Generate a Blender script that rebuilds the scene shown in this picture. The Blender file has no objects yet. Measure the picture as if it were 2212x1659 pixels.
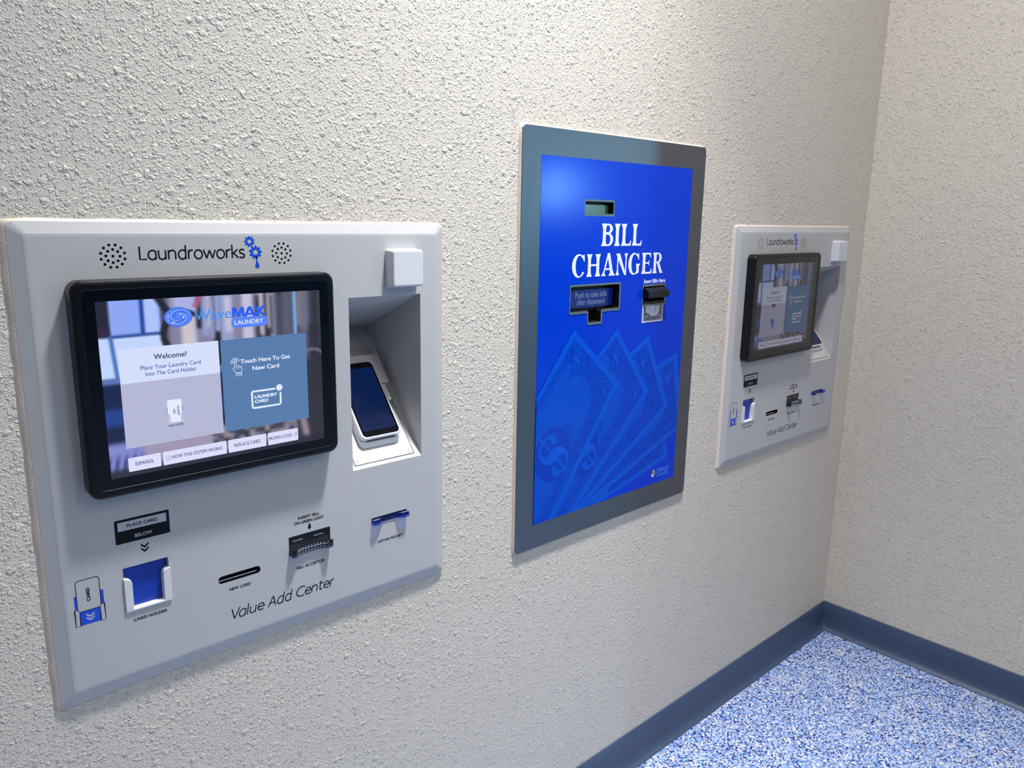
import bpy, bmesh, math, random
from math import sin, cos, pi, radians, hypot
from mathutils import Vector, Matrix
from mathutils.geometry import tessellate_polygon

random.seed(7)
S = bpy.context.scene
COL = S.collection

# ------------------------------------------------------------------ camera
cam = bpy.data.cameras.new('camera')
camo = bpy.data.objects.new('camera', cam)
COL.objects.link(camo)
YAW, PITCH, ROLL = 0.7456, -0.2110, 0.0175
_f = Vector((sin(YAW) * cos(PITCH), cos(YAW) * cos(PITCH), sin(PITCH)))
_r0 = Vector((cos(YAW), -sin(YAW), 0))
_u0 = _r0.cross(_f)
_r = cos(ROLL) * _r0 + sin(ROLL) * _u0
_u = -sin(ROLL) * _r0 + cos(ROLL) * _u0
M = Matrix((_r, _u, -_f)).transposed().to_4x4()
M.translation = Vector((0, -1.0872, 1.4052))
camo.matrix_world = M
cam.sensor_fit = 'HORIZONTAL'
cam.sensor_width = 36.0
cam.lens = 36.0 * 1662.27 / 2212.0
cam.clip_start = 0.02
S.camera = camo

# ------------------------------------------------------------------ world, exposure, lights
w = bpy.data.worlds.new('world')
S.world = w
w.use_nodes = True
w.node_tree.nodes['Background'].inputs[0].default_value = (0.75, 0.85, 1.0, 1)
w.node_tree.nodes['Background'].inputs[1].default_value = 0.02
S.view_settings.view_transform = 'Standard'
S.view_settings.look = 'None'
S.view_settings.gamma = 1.0
S.view_settings.use_curve_mapping = False
S.view_settings.exposure = 0.0

S.cycles.blur_glossy = 0.1
CEIL = 3.4
BEAM, GLOW, FILL = 13.0, 46, 0.84


def disk_light(name, loc, size, watts, col, spread=pi):
    l = bpy.data.lights.new(name, 'AREA')
    l.shape = 'DISK'
    l.size = size
    l.energy = watts
    l.color = col
    l.spread = spread
    o = bpy.data.objects.new(name, l)
    o.location = loc
    COL.objects.link(o)
    return o


# the downlight above the changer: a tight reflector beam plus the glow of its diffuser
disk_light('ceiling_downlight_beam', (1.0, -0.56, CEIL - 0.1), 0.20, BEAM, (0.985, 0.985, 1.0), radians(62))
disk_light('downlight_and_fill', (1.0, -0.56, CEIL - 0.104), 0.24, GLOW, (0.985, 0.985, 1.0), radians(162))
disk_light('downlight_and_fill', (1.5, -2.3, CEIL - 0.1), 0.5, 20 * FILL, (1.0, 0.93, 0.84))  # added fill light, no fixture known at this spot
for x, y, e in ((-1.6, -1.6, 9), (-0.6, -3.6, 15), (1.6, -3.4, 15), (3.8, -2.6, 15), (5.6, -4.6, 18), (3.6, -5.6, 18)):
    disk_light('downlight_and_fill', (x, y, CEIL - 0.1), 0.5, e * FILL, (1.0, 0.92, 0.82))  # more unseen fill lights, added to lift the overall level


# ------------------------------------------------------------------ materials
def lin(c):
    r = []
    for v in c:
        v = v / 255.0
        r.append(v / 12.92 if v <= 0.04045 else ((v + 0.055) / 1.055) ** 2.4)
    return (r[0], r[1], r[2], 1.0)


def mat(name, rgb, rough=0.5, metal=0.0, spec=0.5, coat=0.0):
    m = bpy.data.materials.new(name)
    m.use_nodes = True
    b = m.node_tree.nodes['Principled BSDF']
    b.inputs['Base Color'].default_value = lin(rgb)
    b.inputs['Roughness'].default_value = rough
    b.inputs['Metallic'].default_value = metal
    b.inputs['Specular IOR Level'].default_value = spec
    b.inputs['Coat Weight'].default_value = coat
    b.inputs['Coat Roughness'].default_value = 0.08
    return m


def nd(m, t, **kw):
    n = m.node_tree.nodes.new(t)
    for k, v in kw.items():
        setattr(n, k, v)
    return n


def lk(m, a, b):
    m.node_tree.links.new(a, b)


def bumped(m, scale, dist, strength=1.0, detail=3.0):
    b = m.node_tree.nodes['Principled BSDF']
    tc = nd(m, 'ShaderNodeTexCoord')
    n = nd(m, 'ShaderNodeTexNoise')
    n.inputs['Scale'].default_value = scale
    n.inputs['Detail'].default_value = detail
    bp = nd(m, 'ShaderNodeBump')
    bp.inputs['Distance'].default_value = dist
    bp.inputs['Strength'].default_value = strength
    lk(m, tc.outputs['Object'], n.inputs['Vector'])
    lk(m, n.outputs['Fac'], bp.inputs['Height'])
    lk(m, bp.outputs['Normal'], b.inputs['Normal'])
    return m


def emis(name, rgb, strength=1.0, rough=0.05, spec=0.5):
    """a lit screen surface behind smooth glass"""
    m = bpy.data.materials.new(name)
    m.use_nodes = True
    b = m.node_tree.nodes['Principled BSDF']
    b.inputs['Base Color'].default_value = (0.006, 0.006, 0.008, 1)
    b.inputs['Roughness'].default_value = rough
    b.inputs['Specular IOR Level'].default_value = spec
    b.inputs['Emission Color'].default_value = lin(rgb)
    b.inputs['Emission Strength'].default_value = strength
    return m


def wall_mat(name, rgb, dist):
    """hand sprayed splatter plaster under satin paint: droplets of several sizes on a flat ground"""
    m = mat(name, rgb, 0.5, 0, 0.35)
    b = m.node_tree.nodes['Principled BSDF']
    tc = nd(m, 'ShaderNodeTexCoord')
    sx = nd(m, 'ShaderNodeSeparateXYZ')
    lk(m, tc.outputs['Object'], sx.inputs[0])
    ad = nd(m, 'ShaderNodeMath', operation='ADD')
    lk(m, sx.outputs[0], ad.inputs[0])
    lk(m, sx.outputs[1], ad.inputs[1])
    cb = nd(m, 'ShaderNodeCombineXYZ')
    lk(m, ad.outputs[0], cb.inputs[0])
    lk(m, sx.outputs[2], cb.inputs[1])
    co = cb.outputs[0]

    def warp(scale, amt):
        wn = nd(m, 'ShaderNodeTexNoise', noise_dimensions='2D')
        wn.inputs['Scale'].default_value = scale
        wn.inputs['Detail'].default_value = 1.5
        lk(m, co, wn.inputs['Vector'])
        sub = nd(m, 'ShaderNodeVectorMath', operation='SUBTRACT')
        sub.inputs[1].default_value = (0.5, 0.5, 0.5)
        lk(m, wn.outputs['Color'], sub.inputs[0])
        sc = nd(m, 'ShaderNodeVectorMath', operation='SCALE')
        sc.inputs['Scale'].default_value = amt
        lk(m, sub.outputs[0], sc.inputs[0])
        add = nd(m, 'ShaderNodeVectorMath', operation='ADD')
        lk(m, co, add.inputs[0])
        lk(m, sc.outputs[0], add.inputs[1])
        return add.outputs[0]

    def drops(vec, scale, rmin, rmax, keep):
        """one droplet per cell, radius rmin..rmax of a cell, the share `keep` of cells left empty"""
        v = nd(m, 'ShaderNodeTexVoronoi', voronoi_dimensions='2D')
        v.inputs['Scale'].default_value = scale
        lk(m, vec, v.inputs['Vector'])
        sp = nd(m, 'ShaderNodeSeparateColor')
        lk(m, v.outputs['Color'], sp.inputs[0])
        r = nd(m, 'ShaderNodeMapRange')
        r.inputs['From Min'].default_value = keep
        r.inputs['From Max'].default_value = 1.0
        r.inputs['To Min'].default_value = rmin
        r.inputs['To Max'].default_value = rmax
        lk(m, sp.outputs[0], r.inputs['Value'])
        d = nd(m, 'ShaderNodeMath', operation='DIVIDE')
        lk(m, v.outputs['Distance'], d.inputs[0])
        lk(m, r.outputs[0], d.inputs[1])
        e = nd(m, 'ShaderNodeMapRange', interpolation_type='SMOOTHSTEP')
        e.inputs['From Min'].default_value = 0.25
        e.inputs['From Max'].default_value = 1.0
        e.inputs['To Min'].default_value = 1.0
        e.inputs['To Max'].default_value = 0.0
        lk(m, d.outputs[0], e.inputs['Value'])
        g = nd(m, 'ShaderNodeMath', operation='GREATER_THAN')
        g.inputs[1].default_value = keep
        lk(m, sp.outputs[0], g.inputs[0])
        hh = nd(m, 'ShaderNodeMath', operation='MULTIPLY')
        lk(m, e.outputs[0], hh.inputs[0])
        lk(m, g.outputs[0], hh.inputs[1])
        h2 = nd(m, 'ShaderNodeMath', operation='MULTIPLY')
        lk(m, hh.outputs[0], h2.inputs[0])
        lk(m, r.outputs[0], h2.inputs[1])
        return h2.outputs[0]

    def grain(scale, lo, hi):
        n = nd(m, 'ShaderNodeTexNoise', noise_dimensions='2D')
        n.inputs['Scale'].default_value = scale
        n.inputs['Detail'].default_value = 1.0
        lk(m, co, n.inputs['Vector'])
        r = nd(m, 'ShaderNodeMapRange', interpolation_type='SMOOTHSTEP')
        r.inputs['From Min'].default_value = lo
        r.inputs['From Max'].default_value = hi
        lk(m, n.outputs['Fac'], r.inputs['Value'])
        return r.outputs[0]

    def mad(a, k, c):
        mu = nd(m, 'ShaderNodeMath', operation='MULTIPLY_ADD')
        lk(m, a, mu.inputs[0])
        mu.inputs[1].default_value = k
        if c is None:
            mu.inputs[2].default_value = 0
        else:
            lk(m, c, mu.inputs[2])
        return mu.outputs[0]

    w1, w2 = warp(190, 0.0065), warp(400, 0.0036)
    h = mad(drops(w1, 74, .14, .52, .60), 1.7, None)
    h = mad(drops(w1, 160, .14, .56, .25), 1.25, h)
    h = mad(drops(w2, 270, .20, .62, .15), 0.75, h)
    h = mad(grain(620, .48, .70), 0.14, h)
    bp = nd(m, 'ShaderNodeBump')
    bp.inputs['Strength'].default_value = 1.0
    bp.inputs['Distance'].default_value = dist
    lk(m, h, bp.inputs['Height'])
    lk(m, bp.outputs['Normal'], b.inputs['Normal'])
    return m


M_WALL = wall_mat('wall_paint', (208, 201, 189), 0.0019)
M_WALL_R = wall_mat('wall_paint_side', (208, 201, 189), 0.0019)
M_CAULK = bumped(mat('caulk_paint', (208, 195, 180), 0.5), 300, 0.0006)
M_CEIL = mat('ceiling_white', (225, 225, 222), 0.8)
M_BLUEWALL = mat('hall_wall_blue', (88, 120, 150), 0.6)
M_BASE = bumped(mat('cove_base_rubber', (58, 73, 100), 0.42, 0, 0.45), 30, 0.0006)
M_PANEL = bumped(mat('kiosk_plastic', (177, 177, 178), 0.42, 0, 0.4), 700, 0.00018)
M_PANELIN = bumped(mat('kiosk_plastic_niche', (184, 183, 183), 0.5, 0, 0.4), 700, 0.0002)
M_WHITE = mat('white_plastic', (226, 227, 232), 0.3, 0, 0.5)
M_CRADLE = mat('cradle_plastic', (196, 192, 187), 0.4, 0, 0.5)
M_BLACK = mat('black_plastic', (7, 8, 12), 0.3, 0, 0.35)
M_BEZEL = mat('bezel_glass', (4, 4, 8), 0.04, 0, 0.5)
M_DARK = mat('dark_recess', (6, 6, 9), 0.5, 0, 0.3)
M_INK = mat('printed_ink', (7, 7, 16), 0.5, 0, 0.2)
M_HOUSING = mat('reader_plastic', (204, 205, 210), 0.34, 0, 0.5)
M_RAIL = mat('holder_rail_plastic', (206, 207, 211), 0.38, 0, 0.5)
M_INKW = mat('printed_pale', (176, 178, 186), 0.45)
M_BLUEINK = mat('printed_blue', (0, 70, 200), 0.42)
M_HOLDER = mat('holder_blue', (0, 52, 160), 0.4, 0, 0.4)
M_LINE = mat('seam_line', (60, 60, 78), 0.6)
M_CHROME = mat('polished_strip', (235, 235, 240), 0.12, 1.0)
M_GREYLED = mat('indicator_grey', (112, 120, 136), 0.25)


def clear_plastic(name, tint, opac, glosscol):
    m = bpy.data.materials.new(name)
    m.use_nodes = True
    nt = m.node_tree
    nt.nodes.remove(nt.nodes['Principled BSDF'])
    out = nt.nodes['Material Output']
    tr = nd(m, 'ShaderNodeBsdfTransparent')
    tr.inputs[0].default_value = tint
    gl = nd(m, 'ShaderNodeBsdfGlossy')
    gl.inputs['Color'].default_value = glosscol
    gl.inputs['Roughness'].default_value = 0.08
    fr = nd(m, 'ShaderNodeFresnel')
    fr.inputs['IOR'].default_value = 1.5
    mp = nd(m, 'ShaderNodeMath', operation='ADD')
    mp.inputs[1].default_value = opac
    lk(m, fr.outputs[0], mp.inputs[0])
    mx = nd(m, 'ShaderNodeMixShader')
    lk(m, mp.outputs[0], mx.inputs[0])
    lk(m, tr.outputs[0], mx.inputs[1])
    lk(m, gl.outputs[0], mx.inputs[2])
    lk(m, mx.outputs[0], out.inputs['Surface'])
    return m


M_SMOKE = clear_plastic('smoked_clear_plastic', (0.62, 0.64, 0.68, 1), 0.02, (0.9, 0.95, 1, 1))
M_BLUECLEAR = clear_plastic('blue_clear_plastic', (0.30, 0.42, 0.88, 1), 0.03, (0.6, 0.75, 1, 1))

# stainless frame of the changer, fine vertical brushing
M_STEEL = mat('brushed_steel', (116, 119, 124), 0.36, 1.0)
_b = M_STEEL.node_tree.nodes['Principled BSDF']
_tc = nd(M_STEEL, 'ShaderNodeTexCoord')
_mp = nd(M_STEEL, 'ShaderNodeMapping')
_mp.inputs['Scale'].default_value = (900, 900, 9)
_nz = nd(M_STEEL, 'ShaderNodeTexNoise')
_nz.inputs['Scale'].default_value = 1.0
_rr = nd(M_STEEL, 'ShaderNodeMapRange')
_rr.inputs['To Min'].default_value = 0.33
_rr.inputs['To Max'].default_value = 0.43
lk(M_STEEL, _tc.outputs['Object'], _mp.inputs['Vector'])
lk(M_STEEL, _mp.outputs[0], _nz.inputs['Vector'])
lk(M_STEEL, _nz.outputs['Fac'], _rr.inputs['Value'])
lk(M_STEEL, _rr.outputs[0], _b.inputs['Roughness'])
M_STEELEDGE = mat('steel_edge', (140, 140, 138), 0.4, 1.0)
M_CBLUE = mat('changer_blue', (0, 54, 192), 0.17, 0, 0.13)
M_CFLAP = mat('changer_flap_blue', (4, 48, 160), 0.4)
M_CWHITE = mat('changer_lettering', (222, 228, 250), 0.3)
M_CPALE = mat('changer_flap_lettering', (150, 170, 215), 0.4)
M_BILL = mat('bill_print_light', (0, 78, 198), 0.2, 0, 0.13)
M_LOGO = mat('maker_mark_blue', (62, 118, 226), 0.3)
M_CREAM = mat('maker_mark_cream', (205, 205, 190), 0.4)
M_NAVY = mat('maker_mark_navy', (0, 28, 120), 0.4)
M_LCD = mat('lcd_green', (92, 128, 58), 0.2)
M_NOTE = mat('note_paper', (196, 200, 214), 0.5)
M_NOTEINK = mat('note_ink', (62, 68, 78), 0.5)


def engraved(name, a, b_, scale):
    m = mat(name, a, 0.2, 0, 0.13)
    bs = m.node_tree.nodes['Principled BSDF']
    tc = nd(m, 'ShaderNodeTexCoord')
    n = nd(m, 'ShaderNodeTexNoise')
    n.inputs['Scale'].default_value = scale
    n.inputs['Detail'].default_value = 3
    n.inputs['Distortion'].default_value = 1.4
    cr = nd(m, 'ShaderNodeValToRGB')
    cr.color_ramp.elements[0].position = 0.44
    cr.color_ramp.elements[0].color = lin(a)
    cr.color_ramp.elements[1].position = 0.60
    cr.color_ramp.elements[1].color = lin(b_)
    lk(m, tc.outputs['Object'], n.inputs['Vector'])
    lk(m, n.outputs['Fac'], cr.inputs['Fac'])
    lk(m, cr.outputs['Color'], bs.inputs['Base Color'])
    return m


M_BILLDARK = engraved('bill_print_engraving', (0, 54, 172), (0, 68, 186), 160)
M_BILLMID = engraved('bill_print_field', (0, 72, 190), (0, 68, 187), 60)
M_BILLINK = mat('bill_print_ink', (0, 54, 172), 0.2, 0, 0.13)
M_NOTEENG = engraved('note_engraving', (70, 76, 88), (150, 154, 164), 700)

# floor: decorative vinyl chips under a clear coat
M_FLOOR = mat('chip_floor', (140, 160, 210), 0.32, 0, 0.5, 0.25)
_b = M_FLOOR.node_tree.nodes['Principled BSDF']
_tc = nd(M_FLOOR, 'ShaderNodeTexCoord')
_wn = nd(M_FLOOR, 'ShaderNodeTexNoise')
_wn.inputs['Scale'].default_value = 210
_mx = nd(M_FLOOR, 'ShaderNodeMix', data_type='VECTOR')
_mx.inputs[0].default_value = 0.0048
lk(M_FLOOR, _tc.outputs['Object'], _wn.inputs['Vector'])
lk(M_FLOOR, _tc.outputs['Object'], _mx.inputs[4])
lk(M_FLOOR, _wn.outputs['Color'], _mx.inputs[5])
_v = nd(M_FLOOR, 'ShaderNodeTexVoronoi')
_v.inputs['Scale'].default_value = 245
lk(M_FLOOR, _mx.outputs[1], _v.inputs['Vector'])
_sp = nd(M_FLOOR, 'ShaderNodeSeparateColor')
lk(M_FLOOR, _v.outputs['Color'], _sp.inputs[0])
_cr = nd(M_FLOOR, 'ShaderNodeValToRGB')
_cr.color_ramp.interpolation = 'CONSTANT'
_pal = [(0.0, (10, 34, 110)), (0.12, (50, 74, 132)), (0.24, (116, 162, 228)), (0.42, (134, 150, 192)),
        (0.62, (188, 198, 222)), (0.78, (158, 174, 212)), (0.90, (222, 220, 210))]
for i, (p_, c_) in enumerate(_pal):
    e = _cr.color_ramp.elements[i] if i < 2 else _cr.color_ramp.elements.new(p_)
    e.position = p_
    e.color = lin(c_)
lk(M_FLOOR, _sp.outputs[0], _cr.inputs['Fac'])
lk(M_FLOOR, _cr.outputs['Color'], _b.inputs['Base Color'])


# ------------------------------------------------------------------ mesh builder
class MB:
    """collects polygons of several materials, builds ONE mesh object; points are (u, v, d) in millimetres,
    u to the right and v upward on the face of a machine, d out of the wall"""

    def __init__(self):
        self.v, self.f, self.m, self.mats, self.sm = [], [], [], [], []

    def mi(self, m):
        if m not in self.mats:
            self.mats.append(m)
        return self.mats.index(m)

    def face(self, pts, m, smooth=False):
        i = len(self.v)
        self.v += list(pts)
        self.f.append(tuple(range(i, i + len(pts))))
        self.m.append(self.mi(m))
        self.sm.append(smooth)

    def grid(self, rings, m, closed=True, smooth=False):
        """rings of equal length joined by quads"""
        i0 = len(self.v)
        n = len(rings[0])
        for r in rings:
            self.v += list(r)
        k = self.mi(m)
        for a in range(len(rings) - 1):
            for b in range(n if closed else n - 1):
                c = (b + 1) % n
                self.f.append((i0 + a * n + b, i0 + a * n + c, i0 + (a + 1) * n + c, i0 + (a + 1) * n + b))
                self.m.append(k)
                self.sm.append(smooth)

    def flat(self, poly, d, m, holes=()):
        """2-D polygon with holes at depth d"""
        if not holes:
            self.face([(x, y, d) for x, y in poly], m)
            return
        loops = [[Vector((x, y, 0)) for x, y in poly]] + [[Vector((x, y, 0)) for x, y in h] for h in holes]
        tri = tessellate_polygon(loops)
        pts = [p for l in loops for p in l]
        i0 = len(self.v)
        self.v += [(p.x, p.y, d) for p in pts]
        k = self.mi(m)
        for t in tri:
            a, b, c = [pts[i] for i in t]
            if (b - a).cross(c - a).z < 0:
                t = (t[0], t[2], t[1])
            self.f.append(tuple(i0 + i for i in t))
            self.m.append(k)
            self.sm.append(False)

    def prism(self, poly, d0, d1, m, m2=None, bev=0.0):
        """2-D outline (counter-clockwise) from depth d0 out to d1, optional bevelled front edge"""
        r = [[(x, y, d0) for x, y in poly]]
        if bev:
            cx = sum(p[0] for p in poly) / len(poly)
            cy = sum(p[1] for p in poly) / len(poly)
            ins = inset(poly, bev)
            mid = inset(poly, bev * 0.3)
            r += [[(x, y, d1 - bev) for x, y in poly], [(x, y, d1 - bev * 0.3) for x, y in mid], [(x, y, d1) for x, y in ins]]
            top = ins
        else:
            r += [[(x, y, d1) for x, y in poly]]
            top = poly
        self.grid(r, m)
        self.flat(top, d1, m2 or m)

    def strip(self, pts, wd, d, m, closed=False):
        """flat stroke of width wd (number or list) along 2-D points"""
        n = len(pts)
        L, R = [], []
        for i in range(n):
            if closed:
                a, b = pts[(i - 1) % n], pts[(i + 1) % n]
            else:
                a, b = pts[max(i - 1, 0)], pts[min(i + 1, n - 1)]
            dx, dy = b[0] - a[0], b[1] - a[1]
            l = hypot(dx, dy) or 1
            nx, ny = -dy / l, dx / l
            k = 1.0
            if 0 < i < n - 1 or closed:
                p0 = pts[(i - 1) % n]
                ex, ey = pts[i][0] - p0[0], pts[i][1] - p0[1]
                el = hypot(ex, ey) or 1
                c = abs((-ey / el) * nx + (ex / el) * ny)
                k = 1 / max(c, 0.5)
            h = (wd[i] if isinstance(wd, (list, tuple)) else wd) / 2 * k
            L.append((pts[i][0] + nx * h, pts[i][1] + ny * h, d))
            R.append((pts[i][0] - nx * h, pts[i][1] - ny * h, d))
        if closed:
            L.append(L[0])
            R.append(R[0])
        for i in range(len(L) - 1):
            self.face([R[i], R[i + 1], L[i + 1], L[i]], m)

    def disc(self, cx, cy, r, d, m, n=20, ry=None):
        self.flat(ell(cx, cy, r, ry or r, n), d, m)

    def build(self, name, parent=None, H=0.0, W=0.0, xf=None):
        me = bpy.data.meshes.new(name)
        if xf is None:
            vs = [((u - W) / 1000, -d / 1000, (v - H) / 1000) for u, v, d in self.v]
        else:
            vs = [xf(*p) for p in self.v]
        me.from_pydata(vs, [], self.f)
        for m in self.mats:
            me.materials.append(m)
        me.polygons.foreach_set('material_index', self.m)
        me.polygons.foreach_set('use_smooth', self.sm)
        bm = bmesh.new()
        bm.from_mesh(me)
        bmesh.ops.remove_doubles(bm, verts=bm.verts, dist=4e-7)
        bm.to_mesh(me)
        bm.free()
        me.update()
        o = bpy.data.objects.new(name, me)
        COL.objects.link(o)
        if parent:
            o.parent = parent
        return o


def rect(u0, v0, u1, v1):
    return [(u0, v0), (u1, v0), (u1, v1), (u0, v1)]


def rrect(u0, v0, u1, v1, r, n=5):
    if isinstance(r, (int, float)):
        r = (r, r, r, r)
    out = []
    for (cx, cy, a, q) in ((u0 + r[0], v0 + r[0], pi, r[0]), (u1 - r[1], v0 + r[1], 1.5 * pi, r[1]),
                           (u1 - r[2], v1 - r[2], 0, r[2]), (u0 + r[3], v1 - r[3], .5 * pi, r[3])):
        for i in range(n + 1):
            t = a + .5 * pi * i / n
            out.append((cx + q * cos(t), cy + q * sin(t)))
    return out


def ell(cx, cy, rx, ry, n=24):
    return [(cx + rx * cos(2 * pi * i / n), cy + ry * sin(2 * pi * i / n)) for i in range(n)]


def arc(cx, cy, rx, ry, a0, a1, n=12):
    return [(cx + rx * cos(radians(a0 + (a1 - a0) * i / n)), cy + ry * sin(radians(a0 + (a1 - a0) * i / n))) for i in range(n + 1)]


def inset(poly, k):
    n = len(poly)
    out = []
    for i in range(n):
        a, b, c = poly[i - 1], poly[i], poly[(i + 1) % n]
        def nrm(p, q):
            dx, dy = q[0] - p[0], q[1] - p[1]
            l = hypot(dx, dy) or 1
            return (-dy / l, dx / l)
        n1, n2 = nrm(a, b), nrm(b, c)
        mx, my = n1[0] + n2[0], n1[1] + n2[1]
        l2 = mx * mx + my * my
        s = 2 * k / l2 if l2 > 0.4 else k
        out.append((b[0] + mx * s, b[1] + my * s))
    return out


def clip(poly, u0, v0, u1, v1):
    def cut(ps, ins, inter):
        o = []
        for i in range(len(ps)):
            a, b = ps[i - 1], ps[i]
            if ins(b):
                if not ins(a):
                    o.append(inter(a, b))
                o.append(b)
            elif ins(a):
                o.append(inter(a, b))
        return o
    def ix(x):
        return lambda a, b: (x, a[1] + (b[1] - a[1]) * (x - a[0]) / (b[0] - a[0]))
    def iy(y):
        return lambda a, b: (a[0] + (b[0] - a[0]) * (y - a[1]) / (b[1] - a[1]), y)
    for ins, inter in ((lambda p: p[0] >= u0, ix(u0)), (lambda p: p[0] <= u1, ix(u1)),
                       (lambda p: p[1] >= v0, iy(v0)), (lambda p: p[1] <= v1, iy(v1))):
        if poly:
            poly = cut(poly, ins, inter)
    return poly


# ------------------------------------------------------------------ lettering
_cache = {}


def font_mesh(s, off):
    if (s, off) not in _cache:
        cu = bpy.data.curves.new('lettering', 'FONT')
        cu.body = s
        cu.offset = off
        cu.resolution_u = 6
        o = bpy.data.objects.new('lettering', cu)
        COL.objects.link(o)
        dg = bpy.context.evaluated_depsgraph_get()
        dg.update()
        e = o.evaluated_get(dg)
        me = e.to_mesh()
        vs = [(v.co.x, v.co.y) for v in me.vertices]
        fs = [tuple(p.vertices) for p in me.polygons]
        e.to_mesh_clear()
        bpy.data.objects.remove(o)
        bpy.data.curves.remove(cu)
        _cache[(s, off)] = (vs, fs)
    return _cache[(s, off)]


def text(mb, s, u0, u1, base, cap, d, m, bold=0.0, shear=0.0, rot=0, box=None, clipper=None):
    """lettering with its ink from u0 to u1 on a baseline, capitals `cap` mm high; rot 90 turns it to read upward;
    bold (mm) thickens the strokes by repeated passes, each a hair in front of the last"""
    vs, fs = font_mesh(s, 0.0)
    x0 = min(v[0] for v in vs)
    x1 = max(v[0] for v in vs)
    passes = [(0, 0)] if not bold else [(-.5, 0), (.5, 0), (0, .35), (0, -.35), (-.38, .25), (.38, -.25), (.38, .25), (-.38, -.25)]
    k = (cap - bold * .7) / 0.682
    kx = (u1 - u0 - bold) / (x1 - x0)
    kk = mb.mi(m)
    for n_, (px, py) in enumerate(passes):
        dd = d + n_ * .004
        q = []
        for x, y in vs:
            yy = y * k + (py + .35) * bold
            xx = (x - x0) * kx + (px + .5) * bold + shear * yy
            if rot == 0:
                q.append((u0 + xx, base + yy))
            elif rot == 90:      # u0,u1 measured upward (v), base is the u of the baseline
                q.append((base - yy, u0 + xx))
            elif rot == -90:
                q.append((base + yy, u1 - xx))
            else:                # free angle in degrees about (box)
                a = radians(rot)
                X, Y = box
                q.append((X + xx * cos(a) - yy * sin(a), Y + xx * sin(a) + yy * cos(a)))
        if clipper:
            for f in fs:
                pl = clipper([q[i] for i in f])
                if len(pl) >= 3:
                    mb.flat(pl, dd, m)
            continue
        i0 = len(mb.v)
        mb.v += [(x, y, dd) for x, y in q]
        for f in fs:
            mb.f.append(tuple(i0 + i for i in f))
            mb.m.append(kk)
            mb.sm.append(False)


# stroke alphabet for the humanist brand lettering, cap height 1, x height .70
def _bowl():
    return [(.47, .62), (.40, .685), (.30, .70)] + arc(.30, .35, .25, .35, 95, 265, 12) + [(.36, .015), (.44, .08), (.50, .18)]


GL = {
    'L': ([[(.05, 1), (.05, .04), (.46, .04)]], .50),
    'a': ([_bowl(), [(.50, .68), (.50, .0)]], .62),
    'u': ([[(.05, .70), (.05, .25)] + arc(.26, .25, .21, .24, 180, 270, 6) + [(.36, .05), (.46, .16)], [(.47, .70), (.47, 0)]], .60),
    'n': ([[(.05, .70), (.05, 0)], [(.06, .52), (.16, .65)] + arc(.27, .45, .20, .245, 95, 0, 6) + [(.47, 0)]], .60),
    'd': ([_bowl(), [(.50, 1.08), (.50, .0)]], .63),
    'r': ([[(.05, .70), (.05, 0)], [(.06, .50), (.14, .63), (.22, .685), (.34, .69)]], .38),
    'o': ([arc(.29, .35, .25, .345, 90, 450, 22)], .63),
    'w': ([[(.0, .70), (.19, .03)], [(.19, .03), (.38, .66)], [(.38, .66), (.57, .03)], [(.57, .03), (.76, .70)]], .82),
    'k': ([[(.05, 1.08), (.05, 0)], [(.42, .70), (.07, .34)], [(.16, .42), (.45, .0)]], .50),
    's': ([[(.38, .62), (.30, .68), (.20, .69)] + arc(.20, .53, .14, .155, 100, 230, 6) + [(.20, .37), (.30, .31)] + arc(.24, .175, .15, .155, 55, -90, 7) + [(.13, .03), (.03, .09)]], .46),
    'V': ([[(.0, 1), (.30, .03)], [(.30, .03), (.60, 1)]], .58),
    'l': ([[(.05, 1.08), (.05, 0)]], .20),
    'e': ([[(.07, .36), (.50, .36)] + arc(.28, .36, .225, .33, 0, 275, 16) + [(.40, .035), (.50, .10)]], .58),
    'A': ([[(.0, 0), (.30, .98)], [(.30, .98), (.60, 0)], [(.11, .34), (.49, .34)]], .66),
    'C': ([[(.70, .90)] + arc(.47, .50, .43, .48, 68, 292, 18) + [(.70, .10)]], .72),
    't': ([[(.14, .95), (.14, .18)] + arc(.27, .18, .13, .14, 180, 275, 5) + [(.36, .07)], [(.02, .69), (.36, .69)]], .42),
    ' ': ([], .30),
}


def strokes(mb, s, u0, u1, base, cap, wd, d, m, shear=0.0):
    x, items = 0.0, []
    for ch in s:
        g, adv = GL[ch]
        for pl in g:
            items.append([(px + x + shear * py, py) for px, py in pl])
        x += adv
    xs = [p[0] for pl in items for p in pl]
    a, b = min(xs), max(xs)
    kx = (u1 - u0 - wd) / (b - a)
    z_ = 0.0
    for pl in items:
        pts = [(u0 + wd / 2 + (px - a) * kx, base + py * cap) for px, py in pl]
        n = len(pts)
        z_ += .004
        mb.strip(pts, wd, d + z_, m)


# ------------------------------------------------------------------ empties and tags
def thing(name, label, cat, loc, group=None):
    o = bpy.data.objects.new(name, None)
    COL.objects.link(o)
    o.empty_display_size = 0.05
    o.location = loc
    o['label'] = label
    o['category'] = cat
    if group:
        o['group'] = group
    return o


# ================================================================== THE SETTING
XC = 2.5289
K1 = (0.1833, 1.3935)
K2 = (1.7653, 1.3980)
KW, KH = 645.0, 646.0
CX, CZ = 1.0133, 1.5775
CW, CHH = 593.0, 852.0


def structure(o):
    o['kind'] = 'structure'
    return o


def quad_obj(name, pts, m):
    me = bpy.data.meshes.new(name)
    me.from_pydata(pts, [], [(0, 1, 2, 3)])
    me.materials.append(m)
    o = bpy.data.objects.new(name, me)
    COL.objects.link(o)
    return structure(o)


XL, XF, YB, YO = -3.0, 8.0, -8.0, -1.15


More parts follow.
